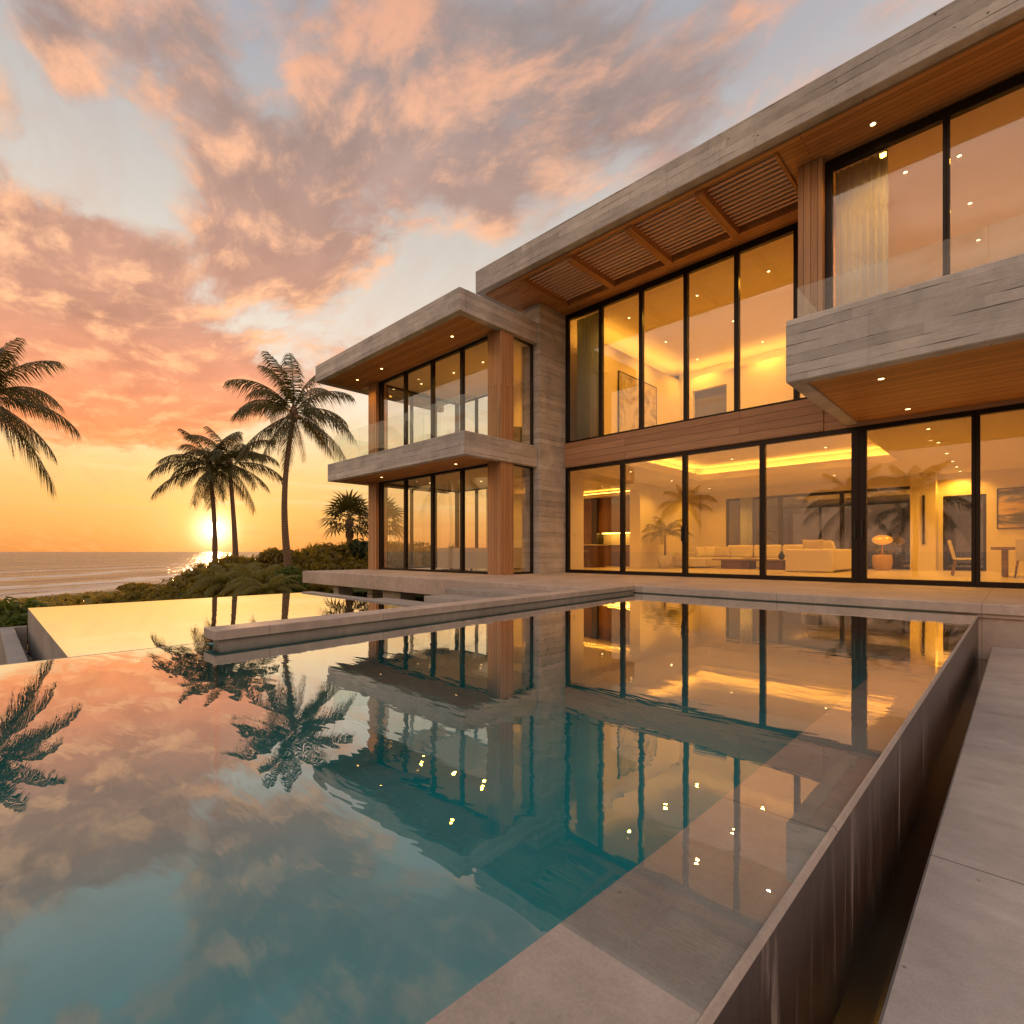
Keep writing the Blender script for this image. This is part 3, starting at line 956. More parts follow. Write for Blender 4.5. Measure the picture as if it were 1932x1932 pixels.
part('railing_pane', B(-10.345, -10.33, 8.818, 10.08, 3.791, 4.77), M_rail, bal2)
part('railing_pane', B(-17.515, -17.50, 8.818, 10.5, 3.791, 4.77), M_rail, bal2)
for z0, z1 in ((0.0, 3.198), (3.79, 6.873)):
    part('timber_column', B(-10.87, -10.33, 10.10, 10.62, z0 - .005, z1, bev=.006), M_wood_z, house)
    part('timber_column', B(-17.40, -16.85, 10.10, 10.55, z0 - .005, z1, bev=.006), M_wood_z, house)
    PXs = [-16.848, -15.19, -13.65, -12.17, -10.872]
    for i in range(4):
        opening('window', 'x', PXs[i] + .001, PXs[i + 1] - .001, z0, z1 - .002, 10.27, .12, .18 if i == 0 else .055, .055, .07, .07)
    opening('window', 'y', 10.622, 11.558, z0, z1 - .002, -10.47, .10, .03, .05, .06, .06)
    for ya, yb in [(10.552, 11.7), (11.702, 12.85), (12.852, 13.95)]:
        opening('window', 'y', ya, yb, z0, z1 - .002, -16.92, .10, .05, .05, .06, .06)
    opening('window', 'x', -16.868, -15.69, z0, z1 - .002, 13.98, .10, .05, .05, .06, .06)
    opening('window', 'x', -15.688, -14.51, z0, z1 - .002, 13.98, .10, .05, .05, .06, .06)
    part('back_wall', B(-14.508, -10.902, 13.92, 14.04, z0, z1 - .002), M_plaster, house)
part('floor', B(-16.8, -10.5, 10.35, 13.9, .002, .014), M_floor, house)
part('floor', B(-16.8, -10.5, 10.35, 13.9, 3.771, 3.784), M_floor, house)
part('party_wall', B(-10.898, -10.46, 11.57, 11.573, 0, .01), M_plaster, house)

# --- ground-floor interior shell
YB = 23.0
part('floor', B(-15.2, FX, 12.92, 24, -.10, .012), M_floor, house)
bm = bmesh.new()                                    # ceiling with a raised tray
TX0, TX1, TY0, TY1 = -8.55, -2.55, 13.7, 18.8
CZ_ = 3.30
box(bm, -10.448, TX0, 13.1, YB, CZ_, 3.46)
box(bm, TX1, FX, 13.1, YB, CZ_, 3.46)
box(bm, TX0, TX1, 13.1, TY0, CZ_, 3.46)
box(bm, TX0, TX1, TY1, YB, CZ_, 3.46)
box(bm, -10.448, FX, 13.1, YB, 3.80, 3.90)
for q in [(TX0 - .32, TX0 - .30, TY0 - .3, TY1 + .3), (TX1 + .30, TX1 + .32, TY0 - .3, TY1 + .3), (TX0 - .3, TX1 + .3, TY0 - .32, TY0 - .30), (TX0 - .3, TX1 + .3, TY1 + .30, TY1 + .32)]:
    box(bm, *q, 3.461, 3.799)
for q in [(TX0 - .02, TX0, TY0 - .02, TY1 + .02), (TX1, TX1 + .02, TY0 - .02, TY1 + .02), (TX0, TX1, TY0 - .02, TY0), (TX0, TX1, TY1, TY1 + .02)]:
    box(bm, *q, 3.461, 3.535)
part('ceiling', bm, M_ceil, house)
bm = bmesh.new()                                    # cove strips lying on the ledge
for q in [(TX0 - .20, TX0 - .14, TY0, TY1), (TX1 + .14, TX1 + .20, TY0, TY1), (TX0, TX1, TY1 + .14, TY1 + .20), (TX0, TX1, TY0 - .20, TY0 - .14)]:
    box(bm, *q, 3.462, 3.482)
part('cove_light', bm, M_cove, house)
# back wall with a wide opening
bm = bmesh.new()
box(bm, -10.448, -9.30, YB, YB + .2, .0, 3.299)
box(bm, -9.30, -2.72, YB, YB + .2, 2.98, 3.299)
box(bm, -2.72, -1.90, YB, YB + .2, .0, 3.299)
box(bm, -1.90, -.80, YB, YB + .2, 2.55, 3.299)
box(bm, -.80, FX, YB, YB + .2, .0, 3.299)
box(bm, -2.70, -2.02, 22.2, YB - .002, .0, 3.299)
part('back_wall', bm, M_plaster, house)
for a, b in [(-9.298, -7.1), (-7.098, -4.9), (-4.898, -2.722)]:
    opening('window', 'x', a, b, .012, 2.978, YB + .1, .12, .07, .07, .10, .10)
opening('garden_door', 'x', -1.898, -.802, .012, 2.548, YB + .1, .12, .14, .08, .09, .12)
part('right_wall', B(FX, FX + .2, 9.2, 24, -.02, SZ - .003), M_plaster, house)
# kitchen shell
bm = bmesh.new()
box(bm, -15.2, -10.902, 20.2, 20.4, .0, 3.4)
box(bm, -15.2, -15.0, 14.06, 20.198, .0, 3.4)
box(bm, -14.998, -10.902, 14.06, 14.2, .0, 3.4)
box(bm, -15.2, -10.902, 14.06, 20.4, 3.402, 3.6)
part('kitchen_shell', bm, M_plaster, house)
part('cove_light', B((-14.9, -10.95, 19.50, 19.55, 3.26, 3.28), (-11.05, -11.0, 15.0, 19.4, 3.26, 3.28)), M_cove, house)
part('ceiling', B((-14.9, -10.903, 19.40, 20.19, 3.10, 3.255), (-11.15, -10.903, 14.3, 19.398, 3.12, 3.255)), M_ceil, house)

# --- upper interior shell
bm = bmesh.new()
box(bm, -10.44, FX, 13.1, 20.2, 4.0, 4.07)
part('floor', bm, M_floor, house)
bm = bmesh.new()
box(bm, -10.44, -3.0, 12.96, 20.2, 7.96, 8.02)
box(bm, -2.798, FX, 11.30, 20.2, 7.985, 8.02)
part('ceiling', bm, M_ceil, house)
bm = bmesh.new()
box(bm, -10.0, -9.75, 13.3, 19.8, 4.072, 7.40)
box(bm, -9.748, -9.20, 19.55, 19.8, 4.072, 7.40)
box(bm, -9.20, -7.88, 19.55, 19.8, 6.95, 7.40)
box(bm, -7.88, -3.2, 19.55, 19.8, 4.072, 7.40)
box(bm, -10.1, FX, 20.2, 20.35, 4.0, 8.02)
box(bm, -9.77, -9.75, 13.3, 19.55, 7.402, 7.49)
box(bm, -9.77, -3.2, 19.55, 19.57, 7.402, 7.49)
part('inner_wall', bm, M_plaster, house)
part('cove_light', B((-9.92, -9.86, 13.5, 19.5, 7.402, 7.425), (-9.6, -3.4, 19.68, 19.74, 7.402, 7.425)), M_cove, house)
part('doorway_panel', B(-9.198, -7.882, 19.72, 19.78, 4.072, 6.948), M_doorway, house)  # dark panel standing in for the dim doorway
part('partition', B(-3.0, -2.8, 13.902, 20.19, 4.072, 7.958), M_plaster, house)
part('bedroom_wall', B(-2.798, FX, 18.0, 18.2, 4.072, 7.983), M_plaster, house)

# --- downlights
def downlight(x, y, z, power, r=.034, spot=150, parent=None):
    bm = bmesh.new()
    lathe(bm, [(r * 1.5, z - .001), (r * 1.5, z - .008), (r * 1.05, z - .010), (r * 1.05, z - .004)], 16, (x, y))
    o = part('downlight', bm, M_trim, parent or house)
    bm = bmesh.new()
    lathe(bm, [(r, z - .0045), (r, z - .0115), (r * .5, z - .0125)], 16, (x, y))
    part('lens', bm, M_led, o)
    if power:
        l = bpy.data.lights.new('downlight_lamp', 'SPOT')
        l.energy = power; l.color = (1.0, .45, .045); l.spot_size = R(spot); l.spot_blend = .6; l.shadow_soft_size = .05
        lo = bpy.data.objects.new('downlight_lamp', l)
        COL.objects.link(lo)
        lo.parent = o
        lo.location = Vector((x, y, z - .03)) - wloc(o)
LIV = 120
for y in [14.26, 16.2, 18.15, 19.84, 21.24, 22.5]:
    downlight(-1.42, y, CZ_, LIV)
for x, y in [(-9.2, 15.0), (-9.3, 18.0), (-9.3, 21.3), (-6.9, 20.6), (-4.6, 20.6), (2.0, 15.5), (2.0, 19.0)]:
    downlight(x, y, CZ_, LIV)
for x, y in [(-7.0, 14.6), (-4.2, 14.6), (-7.0, 17.8), (-4.2, 17.8)]:
    downlight(x, y, 3.80, LIV * .8)
for x, y in [(-12.6, 16.0), (-12.6, 18.3), (-14.0, 17.5)]:
    downlight(x, y, 3.40, LIV * .8)
for x, y in [(-8.74, 14.15), (-6.59, 14.27), (-4.69, 14.34), (-8.82, 16.65), (-6.5, 16.65), (-4.6, 16.65), (-8.76, 19.0), (-6.41, 19.0)]:
    downlight(x, y, 7.96, 140)
for x, y in [(-1.59, 12.48), (-.81, 12.66), (-.76, 14.54), (-.71, 16.39), (1.4, 12.6), (1.5, 15.0)]:
    downlight(x, y, 7.985, 125)
for x, y in [(-15.88, 11.41), (-14.09, 11.49), (-12.62, 11.52), (-12.2, 13.2)]:  # last one added to brighten the room behind the side window
    downlight(x, y, 6.885, 100)
for x, y in [(-15.6, 11.6), (-13.9, 12.6), (-12.2, 12.2)]:  # last one likewise added, to warm the dim lower room
    downlight(x, y, 3.20, 60)
EXT = 34
for x, y, z in [(-1.82, 10.76, SZ), (-11.73, 9.51, 6.875), (-15.51, 9.51, 6.875), (-17.14, 9.51, 6.875), (-11.7, 9.62, 3.20), (-15.58, 9.55, 3.20), (-1.54, 9.73, 3.33), (-1.51, 12.14, 3.33)]:
    downlight(x, y, z, EXT, .04, 140)

# ------------------------------------------------------------------ furniture and furnishings
def cushion_bm(w, h, t_, n=12):
    bm = bmesh.new()
    g = {}
    for s in (1, -1):
        for i in range(n + 1):
            for j in range(n + 1):
                u, v = i / n * 2 - 1, j / n * 2 - 1
                edge = max(0, (1 - u ** 4)) ** .5 * max(0, (1 - v ** 4)) ** .5
                pin = 1 - .10 * (1 - abs(u)) * (abs(v) > .99) - .10 * (1 - abs(v)) * (abs(u) > .99)
                k = (i, j, s if edge > 0 else 0)
                if k not in g:
                    px_ = u * w / 2 * (1 - .09 * (1 - v * v)) ; pz = v * h / 2 * (1 - .09 * (1 - u * u))
                    g[k] = bm.verts.new((px_, s * edge * t_ / 2, pz))
    for s in (1, -1):
        for i in range(n):
            for j in range(n):
                ks = []
                for a, b in ((i, j), (i + 1, j), (i + 1, j + 1), (i, j + 1)):
                    ks.append(g.get((a, b, s)) or g.get((a, b, 0)))
                if len(set(ks)) == 4:
                    f = bm.faces.new(ks if s < 0 else ks[::-1]); f.smooth = True
    bmesh.ops.recalc_face_normals(bm, faces=bm.faces)
    return bm
def cushion(label, loc, rz, tilt, w=.52, h=.48, t_=.17, m=None):
    bm = cushion_bm(w, h, t_)
    bmesh.ops.rotate(bm, verts=bm.verts, cent=(0, 0, 0), matrix=Matrix.Rotation(tilt, 3, 'X'))
    bmesh.ops.rotate(bm, verts=bm.verts, cent=(0, 0, 0), matrix=Matrix.Rotation(rz, 3, 'Z'))
    o = part('cushion', bm, m or M_fabric)
    o.location = loc
    return tag(o, label, 'cushion', 'cushions on the living room sofa')

sofa = thing('sectional_sofa', 'cream U shaped sectional sofa in the ground floor living room', 'sofa', (-7, 20.5, .012))
def sofabox(name, *a, m=None, bev=.06):
    bm = bmesh.new()
    for q in a: box(bm, *q, bev=bev, seg=3)
    return part(name, bm, m or M_fabric, sofa, smooth=False)
sofabox('chaise', (-9.95, -8.55, 19.2, 21.9, .06, .42))
sofabox('seat', (-8.53, -5.30, 20.7, 21.6, .06, .42))
sofabox('seat', (-5.28, -4.36, 18.2, 21.6, .06, .42))
sofabox('backrest', (-9.95, -5.30, 21.62, 21.95, .06, .78))
sofabox('backrest', (-4.34, -4.05, 18.2, 21.95, .06, .74))
sofabox('armrest', (-5.36, -4.05, 17.88, 18.19, .02, .74))
sofabox('armrest', (-10.25, -9.97, 20.2, 21.95, .06, .64))
for k in range(3):
    x = -8.1 + k * 1.05
    sofabox('back_cushion', (x - .50, x + .50, 21.36, 21.61, .43, .92), bev=.07)
for lb, loc, rz, tl, w in [
    ('plump cream cushion nearest the chaise arm of the sectional sofa', (-9.55, 21.1, .64), R(50), R(-18), .55),
    ('cream cushion leaning between two others on the sofa chaise', (-9.2, 21.25, .65), R(30), R(-20), .58),
    ('wide taupe cushion at the right of the three on the sofa chaise', (-8.75, 21.3, .64), R(10), R(-24), .66),
    ('taupe pointed cushion standing on the near right end of the sofa', (-4.75, 18.55, .80), R(15), R(-8), .58),
    ('cream cushion slumped beside the pointed taupe one on the sofa', (-4.5, 19.05, .80), R(60), R(-20), .60),
    ('flat cream cushion farthest along the right section of the sofa', (-4.55, 19.9, .78), R(80), R(-15), .56)]:
    cushion(lb, loc, rz, tl, w, .50, .19, M_fabric_dk if 'taupe' in lb else M_fabric)
ct = thing('coffee_table', 'low dark wooden coffee table in front of the sectional sofa', 'table', (-6.9, 19.4, .012))
part('tabletop', B(-8.2, -5.6, 19.0, 19.9, .33, .38, bev=.006), M_table, ct)
part('base', B(-7.9, -6.9, 19.1, 19.8, .012, .329), M_cab, ct)
part('base', B(-6.5, -5.8, 19.1, 19.8, .012, .329), M_cab, ct)
bk = thing('book_stack', 'small stack of books lying on the coffee table', 'books', (-7.0, 19.4, .381))
part('book', B(-7.2, -6.85, 19.3, 19.55, .381, .41), M_fabric_dk, bk); part('book', B(-7.17, -6.88, 19.32, 19.53, .411, .44), M_stonetop, bk)
tag(part('rug', B(-9.6, -4.2, 18.0, 20.65, .0125, .024), simple('pale rug', (.52, .43, .31), .95, 0, .08, 40, .1, .3)), 'pale woven rug under the coffee table and sofa', 'rug')

st = thing('side_table', 'round barrel shaped cane side table below the glowing brass lamp', 'table', (-3.42, 21.8, .012))
bm = bmesh.new(); lathe(bm, [(.22, .012), (.27, .10), (.30, .28), (.29, .45), (.27, .54), (.25, .545)], 28, (-3.42, 21.8)); part('barrel', bm, M_wicker, st)
tl = thing('table_lamp', 'glowing gold oval lamp over the round side table', 'lamp', (-3.42, 21.8, .546))
bm = bmesh.new(); lathe(bm, [(.09, .547), (.09, .56), (.018, .575), (.014, .90)], 16, (-3.42, 21.8)); part('stem', bm, M_gold, tl)
bm = bmesh.new()
lathe(bm, [(.03 + .27 * math.sin(math.pi * k / 14), 1.06 - .17 * math.cos(math.pi * k / 14)) for k in range(15)], 28, (-3.42, 21.8))
ms = simple('glowing brass globe', (.9, .5, .1), .3, .8, .05, 10, .5, 0, ((1.0, .42, .05), .40))
part('lamp_globe', bm, ms, tl)

pp = thing('potted_palm', 'leafy potted palm by the plaster wall left of the sectional sofa', 'plant', (-9.75, 18.35, .012))
bm = bmesh.new(); lathe(bm, [(.20, .012), (.27, .20), (.29, .45), (.26, .52), (.22, .50)], 24, (-9.75, 18.35)); part('pot', bm, M_stonetop, pp)
bm = bmesh.new(); tube(bm, [(-9.75, 18.35, .45), (-9.73, 18.33, .9), (-9.75, 18.3, 1.35)], [.045, .038, .03], 8); part('stem', bm, M_table, pp)
PLANT_PP = pp
vz = thing('vase', 'dark rounded vase on the right end of the coffee table', 'vase', (-5.95, 19.5, .381))
bm = bmesh.new(); lathe(bm, [(.05, .381), (.10, .44), (.11, .52), (.05, .62), (.06, .66)], 20, (-5.95, 19.5)); part('body', bm, M_black, vz)
# dining set
def dining_chair(label, loc, rz):
    c = thing('dining_chair', label, 'chair', (0, 0, 0), 0, 'chairs around the dining table')
    part('seat', B(-.24, .24, -.24, .24, .42, .47, bev=.02), M_fabric, c, world=False)
    bm = bmesh.new()
    box(bm, -.24, .24, .20, .25, .44, .95, bev=.018, seg=2)
    for v in bm.verts:
        if v.co.z > .46: v.co.y += (v.co.z - .46) * .22
    part('backrest', bm, M_fabric, c, world=False)
    for sx in (-1, 1):
        for sy in (-1, 1):
            bm = bmesh.new()
            tube(bm, [(sx * .25, sy * .27, .0), (sx * .20, sy * .20, .43)], [.017, .026], 8)
            part('leg', bm, M_table, c, world=False)
    c.location = loc; c.rotation_euler = (0, 0, rz)
    return c
dt = thing('dining_table', 'long dark wooden dining table by the wall painting', 'table', (.5, 18.6, .012))
part('tabletop', B(-.55, 2.6, 18.05, 19.05, .70, .77, bev=.008), M_table, dt)
for x in (-.35, 2.3):
    for y in (18.15, 18.85):
        part('leg', B(x, x + .12, y, y + .1, .012, .699), M_table, dt)
dining_chair('pale dining chair with splayed legs standing alone at the left end of the dining table', (-1.05, 18.3, .012), R(98))
dining_chair('cream dining chair with its back to the pool at the dining table', (.15, 17.75, .012), R(180))
dining_chair('cream dining chair at the far side of the dining table below the painting', (.6, 19.4, .012), R(0))

def painting(name, label, axis, a0, a1, z0, z1, n, mt, th=.04, rim=None):
    p = thing(name, label, 'painting', ((a0 + a1) / 2, n, z0) if axis == 'x' else (n, (a0 + a1) / 2, z0))
    if axis == 'x':
        part('canvas', B(a0, a1, n - th, n, z0, z1), mt, p)
        part('frame', B((a0 - .03, a0 - .002, n - th - .01, n, z0 - .03, z1 + .03), (a1 + .002, a1 + .03, n - th - .01, n, z0 - .03, z1 + .03), (a0 - .002, a1 + .002, n - th - .01, n, z1 + .002, z1 + .03), (a0 - .002, a1 + .002, n - th - .01, n, z0 - .03, z0 - .002)), rim or M_black, p)
    else:
        part('canvas', B(n, n + th, a0, a1, z0, z1), mt, p)
        part('frame', B((n, n + th + .01, a0 - .03, a0 - .002, z0 - .03, z1 + .03), (n, n + th + .01, a1 + .002, a1 + .03, z0 - .03, z1 + .03), (n, n + th + .01, a0 - .002, a1 + .002, z1 + .002, z1 + .03), (n, n + th + .01, a0 - .002, a1 + .002, z0 - .03, z0 - .002)), rim or M_black, p)
    return p
def art_mat(name, stops, sc, dist):
    t, m = material(name)
    o = t.n('ShaderNodeTexCoord').outputs['Object']
    n = t.noise(t.mapping(o, scale=sc), 1.0, 6.0, .6, dist)
    finish(t, principled(t, t.ramp(n, stops), .7))
    return m
M_art1 = art_mat('seascape paint', [(.32, (.03, .04, .07)), (.44, (.12, .12, .15)), (.5, (.30, .25, .22)), (.57, (.62, .42, .18)), (.7, (.78, .62, .38))], (.7, .7, 2.6), .8)
M_art2 = art_mat('abstract paint', [(.3, (.16, .13, .10)), (.45, (.42, .36, .29)), (.6, (.62, .55, .46)), (.8, (.30, .25, .2))], (1.1, 1.1, 1.1), 2.5)
painting('painting', 'wide abstract seascape painting in grey and gold above the dining table', 'x', -.52, 1.9, 1.42, 2.66, YB - .003, M_art1)
painting('painting', 'large mottled grey abstract painting on the left wall of the upper room', 'y', 15.1, 17.6, 4.4, 6.75, -9.748, M_art2)
tag(part('wall_panel', B(-2.36, -2.30, 22.12, 22.197, .9, 2.55, bev=.004), M_black), 'tall thin black bar fixed to the plaster column right of the brass lamp', 'wall ornament')
tag(part('light_switch', B(-10.449, -10.44, 13.55, 13.63, 1.15, 1.27, bev=.002), M_stonetop), 'small pale switch plate on the yellow wall inside the leftmost sliding door', 'switch')

# curtains: pleated sheets with thickness
def curtain(label, axis, a0, a1, z0, z1, n, mt, pleat=.12, depth=.05):
    N = int((a1 - a0) / pleat * 8)
    V = []; F = []
    for i in range(N + 1):
        a = a0 + (a1 - a0) * i / N
        off = math.sin((a - a0) / pleat * 2 * math.pi) * depth * (.8 + .3 * math.sin(a * 9.0))
        for z in (z0, (z0 + z1) / 2, z1):
            o_ = off * (1.0 if z < z1 else .75)
            V.append((a, n + o_, z) if axis == 'x' else (n + o_, a, z))
    for i in range(N):
        for k in range(2):
            F.append((i * 3 + k, (i + 1) * 3 + k, (i + 1) * 3 + k + 1, i * 3 + k + 1))
    o = pydata('curtain', V, F, mt, smooth=True)
    md = o.modifiers.new('thick', 'SOLIDIFY'); md.thickness = .006
    return tag(o, label, 'curtain')
curtain('sage green curtain drawn back at the left end of the tall upper windows', 'x', -9.98, -9.05, 4.08, 7.94, 13.12, M_curtain)
curtain('pale pleated curtain behind the right balcony windows', 'x', -2.55, -1.72, 4.08, 7.97, 11.55, M_curtain_w)
curtain('cream curtain strip hanging in front of the dark garden windows', 'x', -8.62, -8.12, .03, 2.95, 22.85, M_curtain_w, .1, .03)

# kitchen
kit = thing('kitchen_cabinets', 'dark walnut kitchen wall units with a lit niche, beyond the left opening', 'kitchen', (-12.9, 19.9, .012))
part('tall_unit', B((-14.98, -14.1, 19.6, 20.195, .012, 3.08), (-12.05, -10.95, 19.6, 20.195, .012, 3.08), bev=.004), M_cab, kit)
part('oven_column', B(-14.098, -13.8, 19.62, 20.195, .95, 3.08), M_black, kit)
part('wall_unit', B((-13.798, -12.95, 19.75, 20.195, 1.50, 3.08), (-12.948, -12.052, 19.75, 20.195, 1.50, 3.08), bev=.004), M_cab, kit)
part('base_unit', B(-14.098, -12.052, 19.62, 20.195, .012, .90), M_cab, kit)
part('counter', B(-14.098, -12.052, 19.58, 20.195, .902, .945), M_black, kit)
part('backsplash', B(-13.798, -12.052, 20.16, 20.196, .946, 1.498), M_stonetop, kit)
part('niche_light', B(-13.7, -12.15, 19.9, 19.96, 1.47, 1.497), M_cove, kit)
isl = thing('kitchen_island', 'kitchen island with a pale stone top and walnut sides', 'kitchen island', (-13.0, 17.6, .012))
part('body', B(-14.4, -12.3, 17.3, 18.1, .012, .90), M_cab, isl)
part('counter', B(-14.5, -12.2, 17.1, 18.2, .901, .95, bev=.005), M_stonetop, isl)
for i, x in enumerate([-12.6, -13.3, -14.0]):
    s = thing('bar_stool', ['bar stool nearest the opening at the kitchen island', 'middle bar stool of three at the kitchen island', 'bar stool farthest from the living room at the kitchen island'][i], 'stool', (x, 16.85, .012), 0, 'bar stools at the kitchen island')
    part('seat', B(-.2, .2, -.18, .18, .64, .69, bev=.015), M_table, s, world=False)
    part('backrest', B(-.2, .2, -.20, -.165, .70, 1.0, bev=.01), M_fabric, s, world=False)
    for sx in (-1, 1):
        for sy in (-1, 1):
            bm = bmesh.new(); tube(bm, [(sx * .22, sy * .20, 0), (sx * .16, sy * .14, .64)], .016, 8)
            part('leg', bm, M_table, s, world=False)
# pavilion furniture
sf = thing('curved_sofa', 'rounded pale sofa with its back to the pool inside the lower pavilion', 'sofa', (-13.6, 12.0, .014))
def arc_bm(r0, r1, a0, a1, z0, z1, cx, cy_, n=20, bev=.05):
    bm = bmesh.new()
    pts = [(cx + r1 * math.cos(a0 + (a1 - a0) * k / n), cy_ + r1 * math.sin(a0 + (a1 - a0) * k / n)) for k in range(n + 1)]
    pts += [(cx + r0 * math.cos(a1 + (a0 - a1) * k / n), cy_ + r0 * math.sin(a1 + (a0 - a1) * k / n)) for k in range(n + 1)]
    prism(bm, pts, z0, z1)
    return bm
part('seat', arc_bm(1.0, 1.75, R(200), R(340), .10, .42, -13.6, 12.9), M_fabric, sf)
part('backrest', arc_bm(1.752, 1.98, R(195), R(345), .10, .78, -13.6, 12.9), M_fabric, sf)
for a in (205, 250, 290, 335):
    part('leg', B(-13.6 + 1.6 * math.cos(R(a)) - .03, -13.6 + 1.6 * math.cos(R(a)) + .03, 12.9 + 1.6 * math.sin(R(a)) - .03, 12.9 + 1.6 * math.sin(R(a)) + .03, .014, .098), M_table, sf)
cs = thing('console_table', 'narrow console table against the pavilion back wall', 'table', (-12.3, 13.6, .014))
part('tabletop', B(-13.2, -11.4, 13.4, 13.85, .74, .78), M_table, cs)
for x in (-13.15, -11.5):
    part('leg', B(x, x + .06, 13.45, 13.8, .014, .739), M_table, cs)
part('shelf', B(-13.08, -11.51, 13.45, 13.8, .25, .28), M_table, cs)
l2 = thing('table_lamp', 'lit drum shade lamp on the pavilion console table', 'lamp', (-12.45, 13.62, .781))
bm = bmesh.new(); lathe(bm, [(.08, .782), (.10, .86), (.05, 1.0), (.02, 1.15)], 18, (-12.45, 13.62)); part('base', bm, M_gold, l2)
bm = bmesh.new(); lathe(bm, [(.20, 1.15), (.19, 1.45)], 24, (-12.45, 13.62)); part('lamp_shade', bm, M_lampshade, l2)
ac = thing('armchair', 'green upholstered armchair behind the upper pavilion side window', 'armchair', (-11.5, 12.0, 3.785))
M_green = simple('olive velvet', (.17, .17, .07), .9, 0, .1, 30, .1, .1)
part('seat', B(-.35, .35, -.35, .35, .12, .42, bev=.06, seg=3), M_green, ac, world=False)
part('backrest', B(-.38, .38, .352, .56, .12, .98, bev=.07, seg=3), M_green, ac, world=False)
for sx in (-1, 1):
    part('armrest', B(sx * .42 - .065, sx * .42 + .065, -.35, .35, .12, .62, bev=.05, seg=3), M_green, ac, world=False)
for sx in (-1, 1):
    for sy in (-1, 1):
        part('leg', B(sx * .28 - .02, sx * .28 + .02, sy * .28 - .02, sy * .28 + .02, 0, .118), M_table, ac, world=False)
ac.rotation_euler = (0, 0, R(60))

# ------------------------------------------------------------------ plants
def frond_mesh(name, L, elev, droop, rng, nl=58, lw=.036, ll=.80, sag=.9, folded=0.0):
    """a pinnate frond along +X; rachis starts at elevation `elev` and bends down by `droop`"""
    V = []; F = []
    N = 16
    pts = []; p = Vector((0, 0, 0)); a = elev
    tw = rng.uniform(-.25, .25)
    for i in range(N + 1):
        pts.append(p.copy())
        u = i / N
        a = elev - droop * (u ** 1.25)
        p = p + Vector((math.cos(a), tw * u * .35, math.sin(a))) * (L / N)
    def at(u):
        f = u * N; i = min(int(f), N - 1); k = f - i
        return pts[i].lerp(pts[i + 1], k), (pts[i + 1] - pts[i]).normalized()
    # rachis as a three-sided tube
    base = len(V)
    for i in range(N + 1):
        q, d = at(i / N)
        r = .028 * (1 - .85 * i / N)
        s = d.cross(Vector((0, 0, 1))).normalized() if abs(d.z) < .98 else Vector((0, 1, 0))
        n = s.cross(d)
        for k in range(3):
            an = 2 * math.pi * k / 3
            V.append(q + s * math.cos(an) * r + n * math.sin(an) * r)
    for i in range(N):
        for k in range(3):
            F.append((base + i * 3 + k, base + i * 3 + (k + 1) % 3, base + (i + 1) * 3 + (k + 1) % 3, base + (i + 1) * 3 + k))
    for i in range(nl):
        u = .14 + .86 * (i / (nl - 1))
        q, d = at(min(u, .999))
        s = d.cross(Vector((0, 0, 1))).normalized() if abs(d.z) < .97 else Vector((0, 1, 0))
        up = s.cross(d).normalized()
        env = math.sin(math.pi * min(1, (u - .10) * .72 + .22)) ** .8
        for sg in (-1, 1):
            l = ll * env * rng.uniform(.82, 1.1)
            fw = .55 + .5 * u
            dr = (s * sg * .85 + d * fw + up * rng.uniform(-.10, .16) + Vector((0, 0, -rng.uniform(.05, .40)))).normalized()
            w = lw * rng.uniform(.8, 1.15)
            wd = d * w
            m1 = q + dr * l * .5 + Vector((0, 0, -sag * l * .20))
            e1 = q + dr * l * .92 + Vector((0, 0, -sag * l * rng.uniform(.65, 1.0)))
            b0 = len(V)
            V.extend([q - wd * .5, q + wd * .5, m1 + wd * .62, m1 - wd * .62, e1])
            F.append((b0, b0 + 1, b0 + 2, b0 + 3)); F.append((b0 + 3, b0 + 2, b0 + 4))
    me = bpy.data.meshes.new(name)
    me.from_pydata([tuple(v) for v in V], [], F)
    me.materials.append(M_frond)
    return me

FR = []          # (mesh, elevation class)
_rng = random.Random(21)
for k in range(10):
    e = [1.35, 1.1, .9, .7, .5, .3, .1, -.2, -.5, -.8][k]
    dr = [1.0, 1.25, 1.4, 1.45, 1.4, 1.3, 1.15, .85, .65, .5][k]
    FR.append(frond_mesh('frond', 1.0 * 3.2, e, dr, _rng))

def recolour(me, m):
    c = me.copy(); c.materials.clear(); c.materials.append(m)
    return c
FR_F = [recolour(frond_mesh('frond', 3.2, e, dr, _rng, 24, .085, .80, .5), M_feather) for e, dr in [(1.35, 1.0), (1.15, 1.3), (.95, 1.5), (.75, 1.5), (.5, 1.4), (.3, 1.2), (.1, 1.0)]]
FR_D = recolour(frond_mesh('dead_frond', 2.6, -.95, .55, _rng, 30, .03, .55, .9), M_dead)

